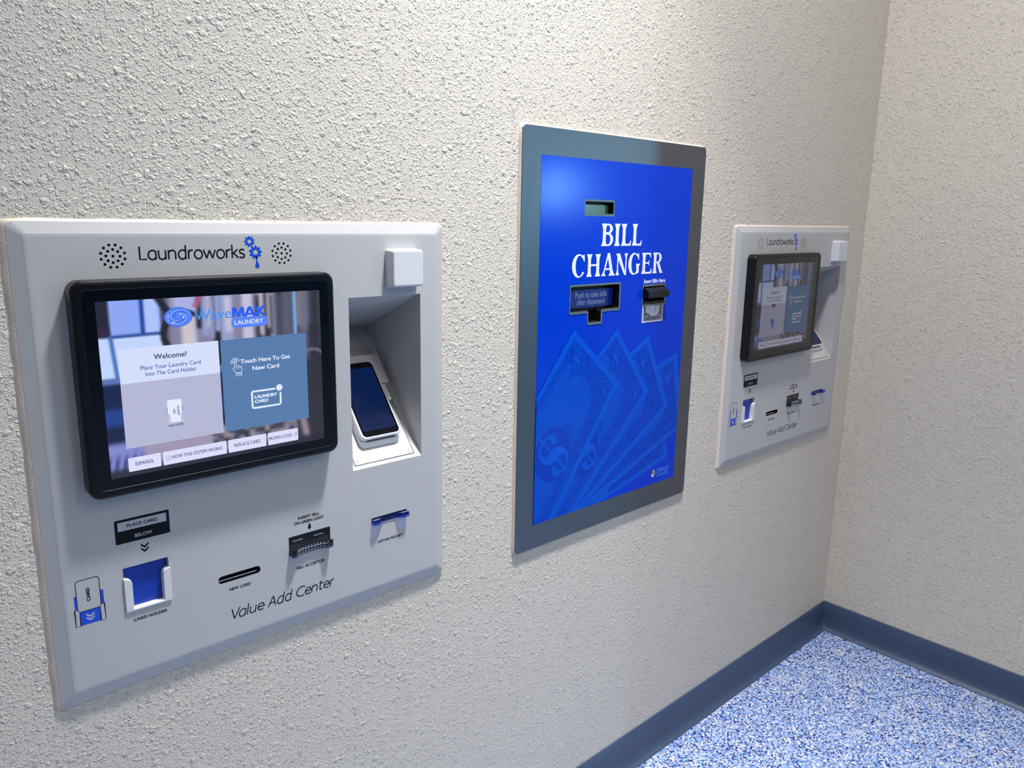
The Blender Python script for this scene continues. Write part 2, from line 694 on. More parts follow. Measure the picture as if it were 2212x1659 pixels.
def solid(name, a, b, m):
    (x0, y0, z0), (x1, y1, z1) = a, b
    me = bpy.data.meshes.new(name)
    v = [(x, y, z) for z in (z0, z1) for (x, y) in ((x0, y0), (x1, y0), (x1, y1), (x0, y1))]
    me.from_pydata(v, [], [(3, 2, 1, 0), (4, 5, 6, 7), (0, 1, 5, 4), (1, 2, 6, 5), (2, 3, 7, 6), (3, 0, 4, 7)])
    me.materials.append(m)
    o = bpy.data.objects.new(name, me)
    COL.objects.link(o)
    return structure(o)


# kiosk wall with the three openings the machines are let into
mb = MB()
holes = []
for (kx, kz) in (K1, K2):
    holes.append(rect(kx * 1000 + 22, kz * 1000 - KH + 24, kx * 1000 + KW - 22, kz * 1000 - 20))
holes.append(rect(CX * 1000 + 12, CZ * 1000 - CHH + 12, CX * 1000 + CW - 12, CZ * 1000 - 12))
outer = rect(XL * 1000, 0, XC * 1000, CEIL * 1000)
mb.flat(outer, 0.0, M_WALL, holes)
for h in holes:
    mb.grid([[(x, y, 0) for x, y in h], [(x, y, -230) for x, y in h]], M_WALL)
mb.flat(outer, -230.0, M_WALL)
structure(mb.build('wall_back'))

solid('wall_right', (XC, YO, 0), (XC + 0.14, 0.23, CEIL), M_WALL_R)
solid('floor', (XL, YB, -0.1), (XF, 0.23, 0), M_FLOOR)
solid('ceiling', (XL, YB, CEIL), (XF, 0.23, CEIL + 0.1), M_CEIL)
solid('wall_left', (XL - 0.12, YB, 0), (XL, 0.23, CEIL), M_WALL_R)
solid('wall_front', (XL, YB - 0.12, 0), (XF, YB, CEIL), M_BLUEWALL)
solid('wall_hall', (XC + 0.14, -0.6, 0), (XF, -0.46, CEIL), M_BLUEWALL)

# hall end wall with an added glowing pane that makes the changer's highlight
mb = MB()
WY0, WY1, WZ0, WZ1 = -6.93, -6.65, 1.62, 2.06
wh = rect(-WY1 * 1000, WZ0 * 1000, -WY0 * 1000, WZ1 * 1000)
mb.flat(rect(460, 0, -YB * 1000, CEIL * 1000), 0, M_BLUEWALL, [wh])
structure(mb.build('wall_end', xf=lambda u, v, d: (XF, -u / 1000, v / 1000)))
M_HIGHLIGHT = bpy.data.materials.new('highlight_glow')
M_HIGHLIGHT.use_nodes = True
_b = M_HIGHLIGHT.node_tree.nodes['Principled BSDF']
_b.inputs['Base Color'].default_value = (0.8, 0.9, 1, 1)
_b.inputs['Emission Color'].default_value = (0.30, 0.72, 1, 1)
_b.inputs['Emission Strength'].default_value = 240.0
mb = MB()
mb.flat(wh, 0, M_HIGHLIGHT)
structure(mb.build('highlight_pane', xf=lambda u, v, d: (XF + 0.02, -u / 1000, v / 1000)))

# cove base: profile (out from wall, height) in mm
PROF = [(0, 101.6), (2.6, 101.0), (3.6, 99.5), (3.8, 60), (4.2, 34), (5.6, 23), (8.5, 14.5), (13, 8.4), (18, 4.6), (22, 2.8), (23, 1.0), (22.6, 0)]


def base_left():
    mb = MB()
    mb.grid([[(XL, -o / 1000, z / 1000), (XC - o / 1000, -o / 1000, z / 1000)] for o, z in PROF], M_BASE, closed=False, smooth=True)
    return mb.build('baseboard_back', xf=lambda x, y, z: (x, y, z))


def base_right():
    mb = MB()
    mb.grid([[(XC - o / 1000, -o / 1000, z / 1000), (XC - o / 1000, YO, z / 1000)] for o, z in PROF], M_BASE, closed=False, smooth=True)
    return mb.build('baseboard_right', xf=lambda x, y, z: (x, y, z))


structure(base_left())
structure(base_right())


# ================================================================== CAULK BEAD (painted) round a plate
def bead_mesh(w_, h_, r, dp, seed, wl, wr, wt, wb):
    """smooth painted filler from the plate edge out to the plaster, slightly wavy"""
    rnd = random.Random(seed)
    inner, outr = [], []
    corners = [(0, -h_), (w_, -h_), (w_, 0), (0, 0)]
    n = 36
    base = rrect(0, -h_, w_, 0, r, 4)
    pts = []
    for i in range(len(base)):
        a, b = base[i], base[(i + 1) % len(base)]
        l = hypot(b[0] - a[0], b[1] - a[1])
        k = max(1, int(l / 18))
        for j in range(k):
            t = j / k
            pts.append((a[0] + (b[0] - a[0]) * t, a[1] + (b[1] - a[1]) * t))
    r0, r1, r2 = [], [], []
    for x, y in pts:
        nx = -1 if x < r else (1 if x > w_ - r else 0)
        ny = -1 if y < -h_ + r else (1 if y > -r else 0)
        kx = (wl if nx < 0 else wr) * (0.75 + 0.5 * rnd.random())
        ky = (wb if ny < 0 else wt) * (0.75 + 0.5 * rnd.random())
        r0.append((x - nx * .3, y - ny * .3, dp))
        r1.append((x + nx * kx * .45, y + ny * ky * .45, dp * .72))
        r2.append((x + nx * kx, y + ny * ky, 0.0))
    return r0, r1, r2


# ================================================================== SCREEN PICTURE (blurred photo of machines behind the menu)
def screen_picture(nx=170, ny=128):
    def sm(t):
        t = max(0.0, min(1.0, t))
        return t * t * (3 - 2 * t)

    def box(x, y, x0, y0, x1, y1, b):
        return sm((x - x0) / b + .5) * sm((x1 - x) / b + .5) * sm((y - y0) / b + .5) * sm((y1 - y) / b + .5)

    def seg(x, y, x0, y0, x1, y1, w_, b):
        dx, dy = x1 - x0, y1 - y0
        t = max(0, min(1, ((x - x0) * dx + (y - y0) * dy) / (dx * dx + dy * dy)))
        d = hypot(x - x0 - t * dx, y - y0 - t * dy)
        return sm((w_ - d) / b + .5)

    rnd = random.Random(3)
    streaks = [(.35 + .66 * rnd.random(), .006 + .016 * rnd.random(), rnd.choice([(196, 192, 220), (44, 44, 58), (150, 160, 205), (30, 30, 40), (205, 196, 205)]), rnd.random() * .12, .18 + .28 * rnd.random()) for _ in range(44)]
    pix = [[rnd.choice([(70, 74, 96), (150, 150, 176), (120, 116, 132), (56, 58, 72), (172, 160, 158)]) for _ in range(40)] for _ in range(40)]

    def col(x, y):
        c = [52, 52, 62]

        def mix(k, q):
            for i in range(3):
                c[i] += (q[i] - c[i]) * k
        # drum wall with chrome bars
        mix(box(x, y, .27, -.1, .76, .45, .06), (132, 130, 158))
        for sx, sw, sc_, y0, y1 in streaks:
            f = 1.0 if sx < .76 else .3
            mix(box(x, y, sx - sw, y0 - .1, sx + sw, y1, .03) * f, sc_)
        mix(box(x, y, .30, -.1, .40, .10, .05), (172, 176, 228))
        mix(seg(x, y, .40, .05, .43, -.02, .012, .025), (170, 90, 130))
        mix(seg(x, y, .866, -.05, .868, .40, .006, .010), (110, 170, 240))
        # window on the left
        mix(box(x, y, .045, -.1, .25, .195, .02), (142, 168, 246))
        mix(box(x, y, .185, -.1, .24, .19, .02), (176, 196, 252))
        mix(box(x, y, -.1, .20, .27, .43, .02), (194, 214, 255))
        mix(box(x, y, -.1, -.1, .045, .195, .016), (34, 38, 54))
        mix(box(x, y, -.1, .15, .045, .195, .02), (52, 40, 66))
        mix(seg(x, y, .176, -.1, .174, .19, .008, .014), (28, 66, 150))
        mix(seg(x, y, .045, .198, .25, .194, .008, .014), (44, 78, 160))
        mix(seg(x, y, .046, .20, .060, .43, .008, .014), (70, 112, 178))
        # dark hose
        mix(seg(x, y, .22, -.05, .285, .085, .015, .022), (34, 36, 48))
        pa = arc(.345, .20, .088, .125, 62, 215, 12)
        for a, b in zip(pa, pa[1:]):
            mix(seg(x, y, a[0], .41 - a[1], b[0], .41 - b[1], .013, .02), (36, 38, 46))
        # lower left, seen beside and below the menu
        mix(box(x, y, -.1, .43, .5, .52, .03), (96, 120, 190))
        mix(box(x, y, -.1, .46, .5, .80, .03), (24, 34, 74))
        mix(box(x, y, -.1, .60, .5, .70, .05), (34, 66, 140))
        mix(box(x, y, -.1, .80, .34, 1.1, .05), (128, 138, 206))
        mix(box(x, y, -.1, .88, .16, 1.1, .08) * (.5 + .5 * sin(x * 190 + y * 30)), (70, 72, 130))
        mix(box(x, y, .14, .80, .46, .93, .05), (160, 150, 176))
        if .42 < x < .86 and .78 < y < .96:
            fx, fy = x * 40, y * 36
            ix, iy, ax, ay = int(fx), int(fy), sm(fx - int(fx)), sm(fy - int(fy))
            q = [sum(pix[(ix + p_) % 40][(iy + q_) % 40][c_] * (ax if p_ else 1 - ax) * (ay if q_ else 1 - ay) for p_ in (0, 1) for q_ in (0, 1)) for c_ in range(3)]
            mix(.8 * box(x, y, .42, .78, .86, .96, .06), q)
        mix(seg(x, y, .885, .82, .91, .98, .018, .03), (150, 128, 140))
        mix(box(x, y, -.1, .955, 1.1, 1.1, .05), (44, 44, 58))
        mix(box(x, y, .93, -.1, 1.1, 1.1, .05) * .5, (38, 38, 46))
        pb = arc(.95, .52, .07, .08, 20, 160, 6)
        for a, b in zip(pb, pb[1:]):
            mix(seg(x, y, a[0], .98 - a[1], b[0], .98 - b[1], .008, .02) * .7, (120, 118, 140))
        return c
    return nx, ny, col


_NX, _NY, _SCOL = screen_picture()
_SPIX = [[lin(_SCOL(i / _NX, j / _NY)) for i in range(_NX + 1)] for j in range(_NY + 1)]


def picture_material(name, strength):
    m = emis(name, (255, 255, 255), strength)
    b = m.node_tree.nodes['Principled BSDF']
    a = nd(m, 'ShaderNodeVertexColor')
    a.layer_name = 'picture'
    lk(m, a.outputs['Color'], b.inputs['Emission Color'])
    return m


# ================================================================== PAYMENT KIOSK
DI = 10.5          # depth of the raised face
DO = 5.0           # depth of the outer rim
ND = 165.0         # niche depth behind the wall face
NU0, NU1, NV0, NV1 = 453.8, 593.6, -403.6, -115.2
NVB, NVT = -190.0, -190.0      # where slope and niche roof meet at the back


def slope_xf(W_, H_):
    """plane of the niche floor: s up the slope, h off it"""
    A = Vector((-DI / 1000, NV0 / 1000))
    B = Vector((ND / 1000, NVB / 1000))
    e = (B - A).normalized()
    n = Vector((-e.y, e.x))

    def xf(u, s, h):
        q = A + e * (s / 1000) + n * (h / 1000)
        return ((u - W_) / 1000, q.x, q.y - H_ / 1000)
    return xf


def make_kiosk(kpos, label, scr, dim_holder, group):
    W2, HB = KW / 2, -KH
    root = thing('payment_kiosk', label, 'kiosk', (kpos[0] + W2 / 1000, 0, kpos[1] + HB / 1000), group)

    def bd(mb, name, parent=root):
        return mb.build(name, parent, H=HB, W=W2)

    # ---- moulded front panel with every opening cut through
    mb = MB()
    L = KW
    rings = []
    for k, d, r in ((0, 0, 8), (0, DO - 1.2, 8), (.5, DO - .3, 8), (1.4, DO, 7.5), (15.0, 9.3, 5), (16.5, 9.9, 5), (18.5, 10.3, 5), (21.5, DI, 5)):
        rings.append([(x, y, d) for x, y in rrect(k, -KH + k * 1.12, L - k, -k * .85, r, 6)])
    mb.grid(rings, M_PANEL)
    face = [(x, y) for x, y, d in rings[-1]]
    niche = rect(NU0, NV0, NU1, NV1)
    holder = rrect(90.2, -530.0, 150.6, -466.4, 1.5, 3)
    slot = rrect(219.0, -532.3, 285.3, -520.6, 5.8, 6)
    plate = rect(334, -521.4, 407.6, -489)
    receipt = rect(487.3, -507.8, 560.4, -496.6)
    sp = []
    for cx, cy in ((114.0, -43.2), (344.1, -43.4)):
        pts = [(cx, cy)]
        pts += [(cx + 8.3 * cos(2 * pi * (i + .5) / 8 + .35), cy + 8.3 * sin(2 * pi * (i + .5) / 8 + .35)) for i in range(8)]
        pts += [(cx + 14.5 * cos(2 * pi * (i + .5) / 12), cy + 14.5 * sin(2 * pi * (i + .5) / 12)) for i in range(12)]
        sp.append(pts)
    dots = [ell(x, y, 1.95, 1.95, 10) for pts in sp for x, y in pts]
    # face split in bands so that each band has few holes
    fx0, fx1 = min(p[0] for p in face), max(p[0] for p in face)
    fy0, fy1 = min(p[1] for p in face), max(p[1] for p in face)
    mb.flat(face, DI, M_PANEL, [niche, holder, slot, plate, receipt, rrect(96, -61, 132, -25, 17.5, 5), rrect(326, -61.4, 362, -25.4, 17.5, 5)])
    for h, d in ((holder, 3.0), (slot, -12.0), (plate, 8.8), (receipt, 6)):
        mb.grid([[(x, y, DI) for x, y in h], [(x, y, d) for x, y in h]], M_PANEL if d > 0 else M_DARK)
    mb.flat(slot, -12, M_DARK)
    bd(mb, 'front_panel')

    # ---- speaker grilles
    for i, (bx, pts) in enumerate(zip(((96, -61, 132, -25), (326, -61.4, 362, -25.4)), sp)):
        g = MB()
        hs = [ell(x, y, 1.95, 1.95, 12) for x, y in pts]
        g.flat(rrect(*bx, 17.5, 5), DI, M_PANEL, hs)
        for h in hs:
            g.grid([[(x, y, DI) for x, y in h], [(x, y, DI - 3) for x, y in h]], M_PANEL)
        g.flat(rrect(*bx, 17.5, 5), DI - 3.2, M_DARK)
        bd(g, 'speaker_grille')

    # ---- painted bead of filler
    c = MB()
    c.grid(list(bead_mesh(KW, KH, 8, DO - 0.6, 11, 7.0, 2.0, 3.2, 2.0)), M_CAULK, smooth=True)
    bd(c, 'caulk_bead').hide_render = False

    # ---- niche for the card terminal
    n = MB()
    A0, B0 = (NV0, DI), (NVB, -ND)
    n.face([(NU0, NV0, DI), (NU1, NV0, DI), (NU1, NVB, -ND), (NU0, NVB, -ND)], M_PANELIN)
    n.face([(NU0, NVB, -ND), (NU1, NVB, -ND), (NU1, NV1, DI), (NU0, NV1, DI)], M_PANELIN)
    for u in (NU0, NU1):
        n.face([(u, NV0, DI), (u, NVB, -ND), (u, NV1, DI)], M_PANELIN)
    no = bd(n, 'terminal_niche')
    xf = slope_xf(W2, HB)
    s_ = MB()
    s_.prism(rrect(462, 8.0, 579.5, 223.5, 1.0, 2), 0.0, 0.9, M_PANELIN)
    s_.strip([(460.6, 7.3), (580.4, 7.3), (580.4, 224.6), (460.6, 224.6)], 1.0, 0.5, M_LINE, closed=True)
    for u, v in ((468, 14), (573.5, 14), (573.5, 217), (468, 217)):
        s_.disc(u, v, 2.6, 1.15, M_PANELIN, 14)
        s_.strip(ell(u, v, 2.7, 2.7, 14), .35, 1.2, M_LINE, closed=True)
    s_.build('mounting_plate', no, xf=xf)

    # ---- small reader housing above the niche
    r = MB()
    rings = [[(x, y, d) for x, y in rrect(524 + k, -102 + k * 1.1, 587 - k, -39 - k * 1.0, rr, 4)]
             for k, d, rr in ((0, DI, 4), (1.2, 28, 4), (1.9, 30.6, 3.6), (3.0, 31.8, 3.2), (4.5, 32.2, 2.5))]
    r.grid(rings, M_HOUSING, smooth=False)
    r.flat([(x, y) for x, y, d in rings[-1]], 32.2, M_HOUSING)
    bd(r, 'reader_housing')

    # ---- printing on the panel
    P = DI + 0.15
    t = MB()
    strokes(t, 'Laundroworks', 145.2, 288.4, -48.6, 17.2, 2.05, P, M_INK)
    bd(t, 'brand_lettering')
    g = MB()

    def gear(cx, cy, ro, ri, rh, teeth, ph):
        out = []
        for i in range(teeth):
            a = ph + 2 * pi * i / teeth
            q = 2 * pi / teeth
            for da, rr in ((-.34, ri), (-.17, ro), (.17, ro), (.34, ri)):
                out.append((cx + rr * cos(a + da * q), cy + rr * sin(a + da * q)))
        g.flat(out, P, M_BLUEINK, [ell(cx, cy, rh, rh, 18)])
    gear(295.5, -25.9, 8.0, 6.0, 2.9, 9, .3)
    gear(303.8, -41.2, 9.8, 7.5, 3.6, 9, .1)
    g.flat([(302.6, -47), (305.6, -47), (305.9, -53), (307.6, -57)] + arc(305.6, -60.6, 3.3, 3.4, 20, -200, 12) + [(303.7, -57), (304.0, -52)], P, M_BLUEINK)
    bd(g, 'gear_emblem')
    t = MB()
    strokes(t, 'Value Add Center', 236.0, 413.0, -595.2, 16.6, 1.75, P, M_INK, shear=.16)
    bd(t, 'product_lettering')
    # place card label with arrow
    t = MB()
    t.flat(rrect(84.9, -430.5, 156.4, -396.1, 1.6, 4), P, M_INK)
    t.flat(rect(88.9, -412.3, 152.4, -399.8), P + .1, M_INKW)
    text(t, 'PLACE CARD', 100.4, 140.4, -408.6, 4.9, P + .2, M_INK, .3)
    text(t, 'BELOW', 109.6, 132.3, -425.2, 4.9, P + .2, M_INKW, .25)
    for y in (-436.2, -442.4):
        t.flat([(116.0, y), (121.0, y - 4.6), (126.2, y), (126.2, y - 3.4), (121.0, y - 8.0 + .9), (116.0, y - 3.4)][:3] + [(126.2, y - 3.2), (121.0, y - 7.8), (116.0, y - 3.2)], P, M_INK)
    bd(t, 'place_card_label')
    # pictogram of a card going into its holder
    t = MB()
    t.flat(rect(28.2, -507.2, 31.2, -487.4), P, M_BLUEINK)
    t.flat(rect(60.2, -507.2, 63.9, -487.4), P, M_BLUEINK)
    t.flat(rect(33.2, -531.0, 58.2, -511.2), P, M_BLUEINK)
    t.strip(rrect(31.3, -511.2, 60.0, -466.7, (.2, .2, 4.2, 4.2), 5), .85, P + .05, M_INK, closed=True)
    for q in ([(27.6, -531.2), (33.2, -531.2), (33.2, -511.5), (31.8, -508.4), (29.2, -506.8), (27.6, -506.8)],
              [(63.9, -531.2), (58.2, -531.2), (58.2, -511.5), (59.6, -508.6), (62.2, -507.2), (63.9, -507.2)]):
        t.flat(q if q[0][0] < 40 else q[::-1], P + .1, M_INKW)
        t.strip(q, .8, P + .15, M_INK, closed=True)
    text(t, 'CARD', -498.4, -479.2, 47.6, 4.4, P + .1, M_INK, .5, rot=90)
    for y in (-515.8, -520.6):
        t.flat([(40.6, y), (45.6, y - 3.6), (50.8, y), (50.8, y - 2.6), (45.6, y - 6.2), (40.6, y - 2.6)], P + .12, M_INKW)
    bd(t, 'card_pictogram')
    arrow = [(369.2, -474.2), (369.2, -479.4), (367.0, -479.4), (370.9, -484.9), (374.8, -479.4), (372.7, -479.4), (372.7, -474.2)]
    for nm, lines in (('card_holder_caption', [('CARD HOLDER', 98.4, 143.8, -548.4, 4.3)]), ('new_card_caption', [('NEW CARD', 235.5, 268.6, -547.7, 4.6)]),
                      ('insert_bill_caption', [('INSERT BILL', 351.4, 389.3, -463.4, 4.9), ('ON GREEN LIGHT', 344.3, 396.6, -471.2, 4.9)]),
                      ('bill_acceptor_caption', [('BILL ACCEPTOR', 346.2, 395.8, -547.3, 5.0)]), ('receipt_caption', [('OBTAIN RECEIPT', 498.6, 550.8, -544.9, 4.3)])):
        t = MB()
        for q in lines:
            text(t, *q, P, M_INK, .42)
        if nm.startswith('insert'):
            t.flat(arrow, P, M_INK)
        bd(t, nm)

    # ---- card holder pocket
    h = MB()
    h.flat(rect(90.2, -530, 150.6, -466.4), 3.0, M_HOLDER)
    ho = bd(h, 'card_holder')
    for q in ([(89.6, -530.4), (100.0, -530.0), (100.4, -491.5), (99.6, -487), (97.2, -484.2), (94, -482.8), (89.6, -481.8)],
              [(151.4, -481.6), (147.0, -482.4), (143.8, -484.6), (142.2, -488), (141.6, -492), (141.4, -530.0), (151.4, -530.4)]):
        rl = MB()
        rl.prism(q, 3.0, DI + 2.6, M_RAIL, bev=.8)
        bd(rl, 'side_rail', ho)
    lp = MB()
    lp.prism(rect(89.6, -531.6, 151.4, -528.6), 3.0, DI + 2.4, M_WHITE, bev=.6)
    bd(lp, 'bottom_lip', ho)

    # ---- new card slot: polished lip low in the opening
    s2 = MB()
    s2.prism(rrect(220.2, -530.4, 284.2, -528.8, .7, 2), -10, 6.0, M_CHROME)
    bd(s2, 'slot_lip')

    # ---- bill acceptor
    a = MB()
    a.flat(plate, 8.8, M_BLACK)
    ao = bd(a, 'bill_acceptor')
    for u0, u1 in ((341.6, 359.2), (378.2, 395.6)):
        q = MB()
        q.prism(rrect(u0, -498.9, u1, -497.1, .9, 3), 8.7, 9.2, M_GREYLED)
        bd(q, 'indicator_light', ao)
    fn = MB()
    # plan of the clear mouthpiece: two horns and a hollow middle (u, depth)
    plan = [(335.0, 5.0), (335.0, DI + 11.0), (337.0, DI + 12.5), (341.5, DI + 12.5), (344.5, DI + 10.5), (349, DI + 6.8), (356, DI + 4.9), (371, DI + 4.4),
            (386, DI + 4.9), (392.5, DI + 6.8), (397, DI + 10.5), (400.0, DI + 12.5), (404.6, DI + 12.5), (406.6, DI + 11.0), (406.6, 5.0)]
    levels = (-521.0, -519.6, -509.0, -506.6)
    ins = (.6, 0, 0, 1.4)
    rings = []
    for v, k in zip(levels, ins):
        rings.append([(u, v, max(5.0, d - k)) for u, d in plan])
    fn.grid(rings, M_SMOKE, closed=False, smooth=True)
    fn.face([(u, -521.0, max(5.0, d - .6)) for u, d in plan], M_SMOKE)
    fn.face([(u, -506.6, max(5.0, d - 1.4)) for u, d in reversed(plan)], M_SMOKE)
    fo = bd(fn, 'clear_mouthpiece', ao)
    def pd(u):
        for (a0, b0), (a1, b1) in zip(plan, plan[1:]):
            if a0 <= u <= a1 and a1 > a0:
                return b0 + (b1 - b0) * (u - a0) / (a1 - a0)
        return DI + 5
    rb = MB()
    for i in range(11):
        u = 342.6 + i * 5.35
        for v0, v1, wd_, mm in ((-511.2, -508.4, 3.0, M_GREYLED), (-513.0, -512.0, 4.4, M_WHITE), (-518.0, -515.8, 3.0, M_GREYLED)):
            a0, a1 = pd(u), pd(u + wd_)
            rb.face([(u, v0, a0 + .12), (u + wd_, v0, a1 + .12), (u + wd_, v1, a1 + .12), (u, v1, a0 + .12)], mm)
    bed = [(u, max(5.0, d - 1.6)) for u, d in plan[1:-1]]
    rb.grid([[(u, -519.8, d) for u, d in bed], [(u, -508.8, d) for u, d in bed]], M_BLACK, closed=False)
    rb.face([(u, -508.8, d) for u, d in bed] + [(406.6, -508.8, 5.0), (335.0, -508.8, 5.0)], M_BLACK)
    bd(rb, 'bill_guide_ribs', ao)

    # ---- receipt outlet: blue clear tongue with a finger notch
    rc = MB()
    plan = [(487.6, 4.0), (487.6, DI + 8.4), (489.0, DI + 9.4), (498.0, DI + 9.4), (508.6, DI + 2.4), (511.4, DI + 1.6), (534.0, DI + 1.6), (536.8, DI + 2.4), (547.0, DI + 9.4),
            (558.6, DI + 9.4), (560.2, DI + 8.4), (560.2, 4.0)]
    rc.grid([[(u, v, max(4.0, d - k)) for u, d in plan] for v, k in ((-507.4, .5), (-506.4, 0), (-501.5, 0), (-498.6, 1.6))], M_BLUECLEAR, closed=False, smooth=False)
    rc.face([(u, -507.4, max(4.0, d - .5)) for u, d in plan], M_BLUECLEAR)
    rc.face([(u, -498.6, max(4.0, d - 1.6)) for u, d in reversed(plan)], M_BLUECLEAR)
    rco = bd(rc, 'receipt_outlet')
    rk = MB()
    rk.flat(receipt, 3.9, M_NAVY)
    rk.prism(rect(488, -505.6, 560, -499.4), 4.0, 8.6, M_NAVY)
    bd(rk, 'receipt_slot', rco)

    # ---- touchscreen monitor
    m = MB()
    DM = DI + 23.5
    rings = [[(x, y, d) for x, y in rrect(54.6 + k, -355.0 + k, 415.6 - k, -71.6 - k, rr, 7)]
             for k, d, rr in ((0, DI, 15), (0, DM - 4.2, 15), (.5, DM - 2.2, 15), (1.8, DM - .6, 14), (4.2, DM, 12), (11.0, DM, 8), (11.6, DM - .5, 8))]
    m.grid(rings, M_BLACK)
    glass = [(x, y) for x, y, d in rings[-1]]
    scr_rect = rect(81.6, -329.8, 390.4, -97.8)
    m.flat(glass, DM - .5, M_BEZEL, [scr_rect])
    mo = bd(m, 'touchscreen_monitor')
    G = DM - .5

    E = scr     # dict of emissive colours for this kiosk's screen
    nx, ny = _NX, _NY
    vs, fs = [], []
    for j in range(ny + 1):
        for i in range(nx + 1):
            vs.append(((81.6 + 308.8 * i / nx - W2) / 1000, -G / 1000, (-97.8 - 232.0 * j / ny - HB) / 1000))
    for j in range(ny):
        for i in range(nx):
            k = j * (nx + 1) + i
            fs.append((k, k + nx + 1, k + nx + 2, k + 1))
    me = bpy.data.meshes.new('screen_picture')
    me.from_pydata(vs, [], fs)
    at = me.color_attributes.new('picture', 'FLOAT_COLOR', 'POINT')
    for j in range(ny + 1):
        for i in range(nx + 1):
            at.data[j * (nx + 1) + i].color = _SPIX[j][i]
    me.materials.append(E['pic'])
    so = bpy.data.objects.new('screen_picture', me)
    COL.objects.link(so)
    so.parent = mo
    G1, G2, G3 = G + .12, G + .2, G + .28

    # brand mark across the top of the screen
    b = MB()
    b.flat(ell(181.3, -123.5, 18.6, 13.2, 40), G1, E['deep'])
    b.flat(ell(181.3, -123.5, 17.9, 12.5, 40), G1 + .03, E['mid'])

    def spiral(a0, turns, r0, r1, w0, w1, mt, dd):
        n = 40
        pts, ws = [], []
        for i in range(n + 1):
            q = i / n
            a = radians(a0) + turns * 2 * pi * q
            rr = r0 + (r1 - r0) * q
            pts.append((181.3 + 1.42 * rr * cos(a), -123.5 + rr * sin(a)))
            ws.append(w0 + (w1 - w0) * sin(pi * q) ** .7)
        b.strip(pts, ws, dd, mt)
    spiral(200, -1.0, 2.4, 9.2, .3, 2.8, E['deep'], G1 + .05)
    spiral(20, -1.0, 2.4, 9.2, .3, 2.8, E['deep'], G1 + .05)
    spiral(150, -.9, 3.0, 10.8, .2, 1.5, E['pale'], G1 + .07)
    spiral(330, -.9, 3.0, 10.8, .2, 1.5, E['pale'], G1 + .07)
    for dx, dy, rr in ((-8, -7.4, 1.2), (-5.6, -6.4, .8), (-13.2, 1.2, .9), (-13, 3.2, .6), (6.4, -.8, 1.2), (3.2, 3.2, .9), (7.6, 2.0, .6), (-12.4, -3.6, .5), (10.4, .2, .4), (-3.6, -7.8, .5)):
        b.disc(181.3 + dx, -123.5 + dy, rr, G1 + .1, E['white'], 10)
    text(b, 'Wave', 202.0, 253.4, -129.8, 14.0, G1, E['sky'])
    mx = [[(256.2, -129.6), (257.0, -115.8)], [(258.0, -115.8), (263.6, -128.6)], [(263.6, -128.6), (269.2, -115.8)], [(270.2, -115.8), (270.8, -129.6)],
          [(273.4, -129.6), (280.2, -115.8)], [(280.2, -115.8), (287.0, -129.6)], [(276.0, -126.0), (284.4, -126.0)], [(287.6, -115.8), (301.4, -129.6)], [(287.6, -129.6), (301.4, -115.8)]]
    for n_, pl in enumerate(mx):
        b.strip(pl, 2.6 if n_ == 6 else 4.0, G1 + .01 * n_, E['royal'])
    b.flat(rrect(252.6, -144.6, 306.6, -129.9, 7.2, 8), G1, E['mid'])
    text(b, 'LAUNDRY', 257.6, 299.6, -140.2, 6.2, G2, E['white'], .25)
    bd(b, 'screen_brand_mark', mo)

    # welcome panel
    p = MB()
    p.flat(rect(102.6, -292.2, 232.6, -205.6), G1, E['grey'])
    p.flat(rect(102.6, -205.6, 232.6, -160.2), G1, E['paper'])
    text(p, 'Welcome!', 146.0, 188.6, -177.3, 7.0, G2, E['ink'], .35)
    text(p, 'Place Your Laundry Card', 128.4, 206.8, -189.8, 5.6, G2, E['inkl'], .2)
    text(p, 'Into The Card Holder', 134.2, 200.6, -198.4, 5.6, G2, E['inkl'], .2)
    if dim_holder:
        p.flat([(158.4, -205.6), (176.6, -205.6), (176.6, -213.6), (158.4, -213.6)][::-1], G2, E['tab'])
        p.flat([(157.4, -246.0), (178.2, -246.0), (178.2, -253), (175.2, -254), (175.2, -266.6), (160.4, -266.6), (160.4, -254), (157.4, -253)][::-1], G2, E['bluepic'])
        text(p, 'CARD HOLDER', 157.6, 177.9, -271.6, 2.8, G2, E['ink'], .15)
    else:
        p.flat(rect(157.4, -252.3, 178.5, -244.8), G1 + .04, E['bluepic'])
        p.flat([(157.9, -267.3), (178.0, -267.3), (178.0, -252), (175.6, -255), (160.4, -255), (157.9, -252)], G1 + .06, E['greyl'])
        p.flat(rrect(158.2, -266.0, 177.4, -234.7, 2.0, 4), G2, E['white'])
        p.flat([(157.9, -267.3), (161.2, -267.3), (161.2, -255.6), (157.9, -252)], G3, E['greyl'])
        p.flat([(178.1, -267.3), (174.8, -267.3), (174.8, -255.6), (178.1, -252)][::-1], G3, E['greyl'])
        text(p, 'LAUNDRY', -257.6, -243.9, 170.8, 2.9, G3, E['ink'], .15, rot=-90)
        text(p, 'CARD', -254.6, -247.3, 165.4, 2.9, G3, E['ink'], .15, rot=-90)
        text(p, 'CARD HOLDER', 157.6, 177.9, -271.6, 3.0, G2, E['ink'], .15)
    bd(p, 'screen_welcome_panel', mo)

    # new card panel
    p = MB()
    p.flat(rect(235.4, -292.2, 365.4, -160.4), G1, E['blue'])
    text(p, 'Touch Here To Get', 262.6, 338.6, -196.3, 6.2, G2, E['white'], .5)
    text(p, 'New Card', 279.8, 320.8, -208.0, 6.2, G2, E['white'], .5)
    wd = .7
    for rr in (2.2, 4.2, 6.2):
        p.strip(arc(255.0, -193.6, rr, rr, 10, 200, 16), wd, G2, E['white'])
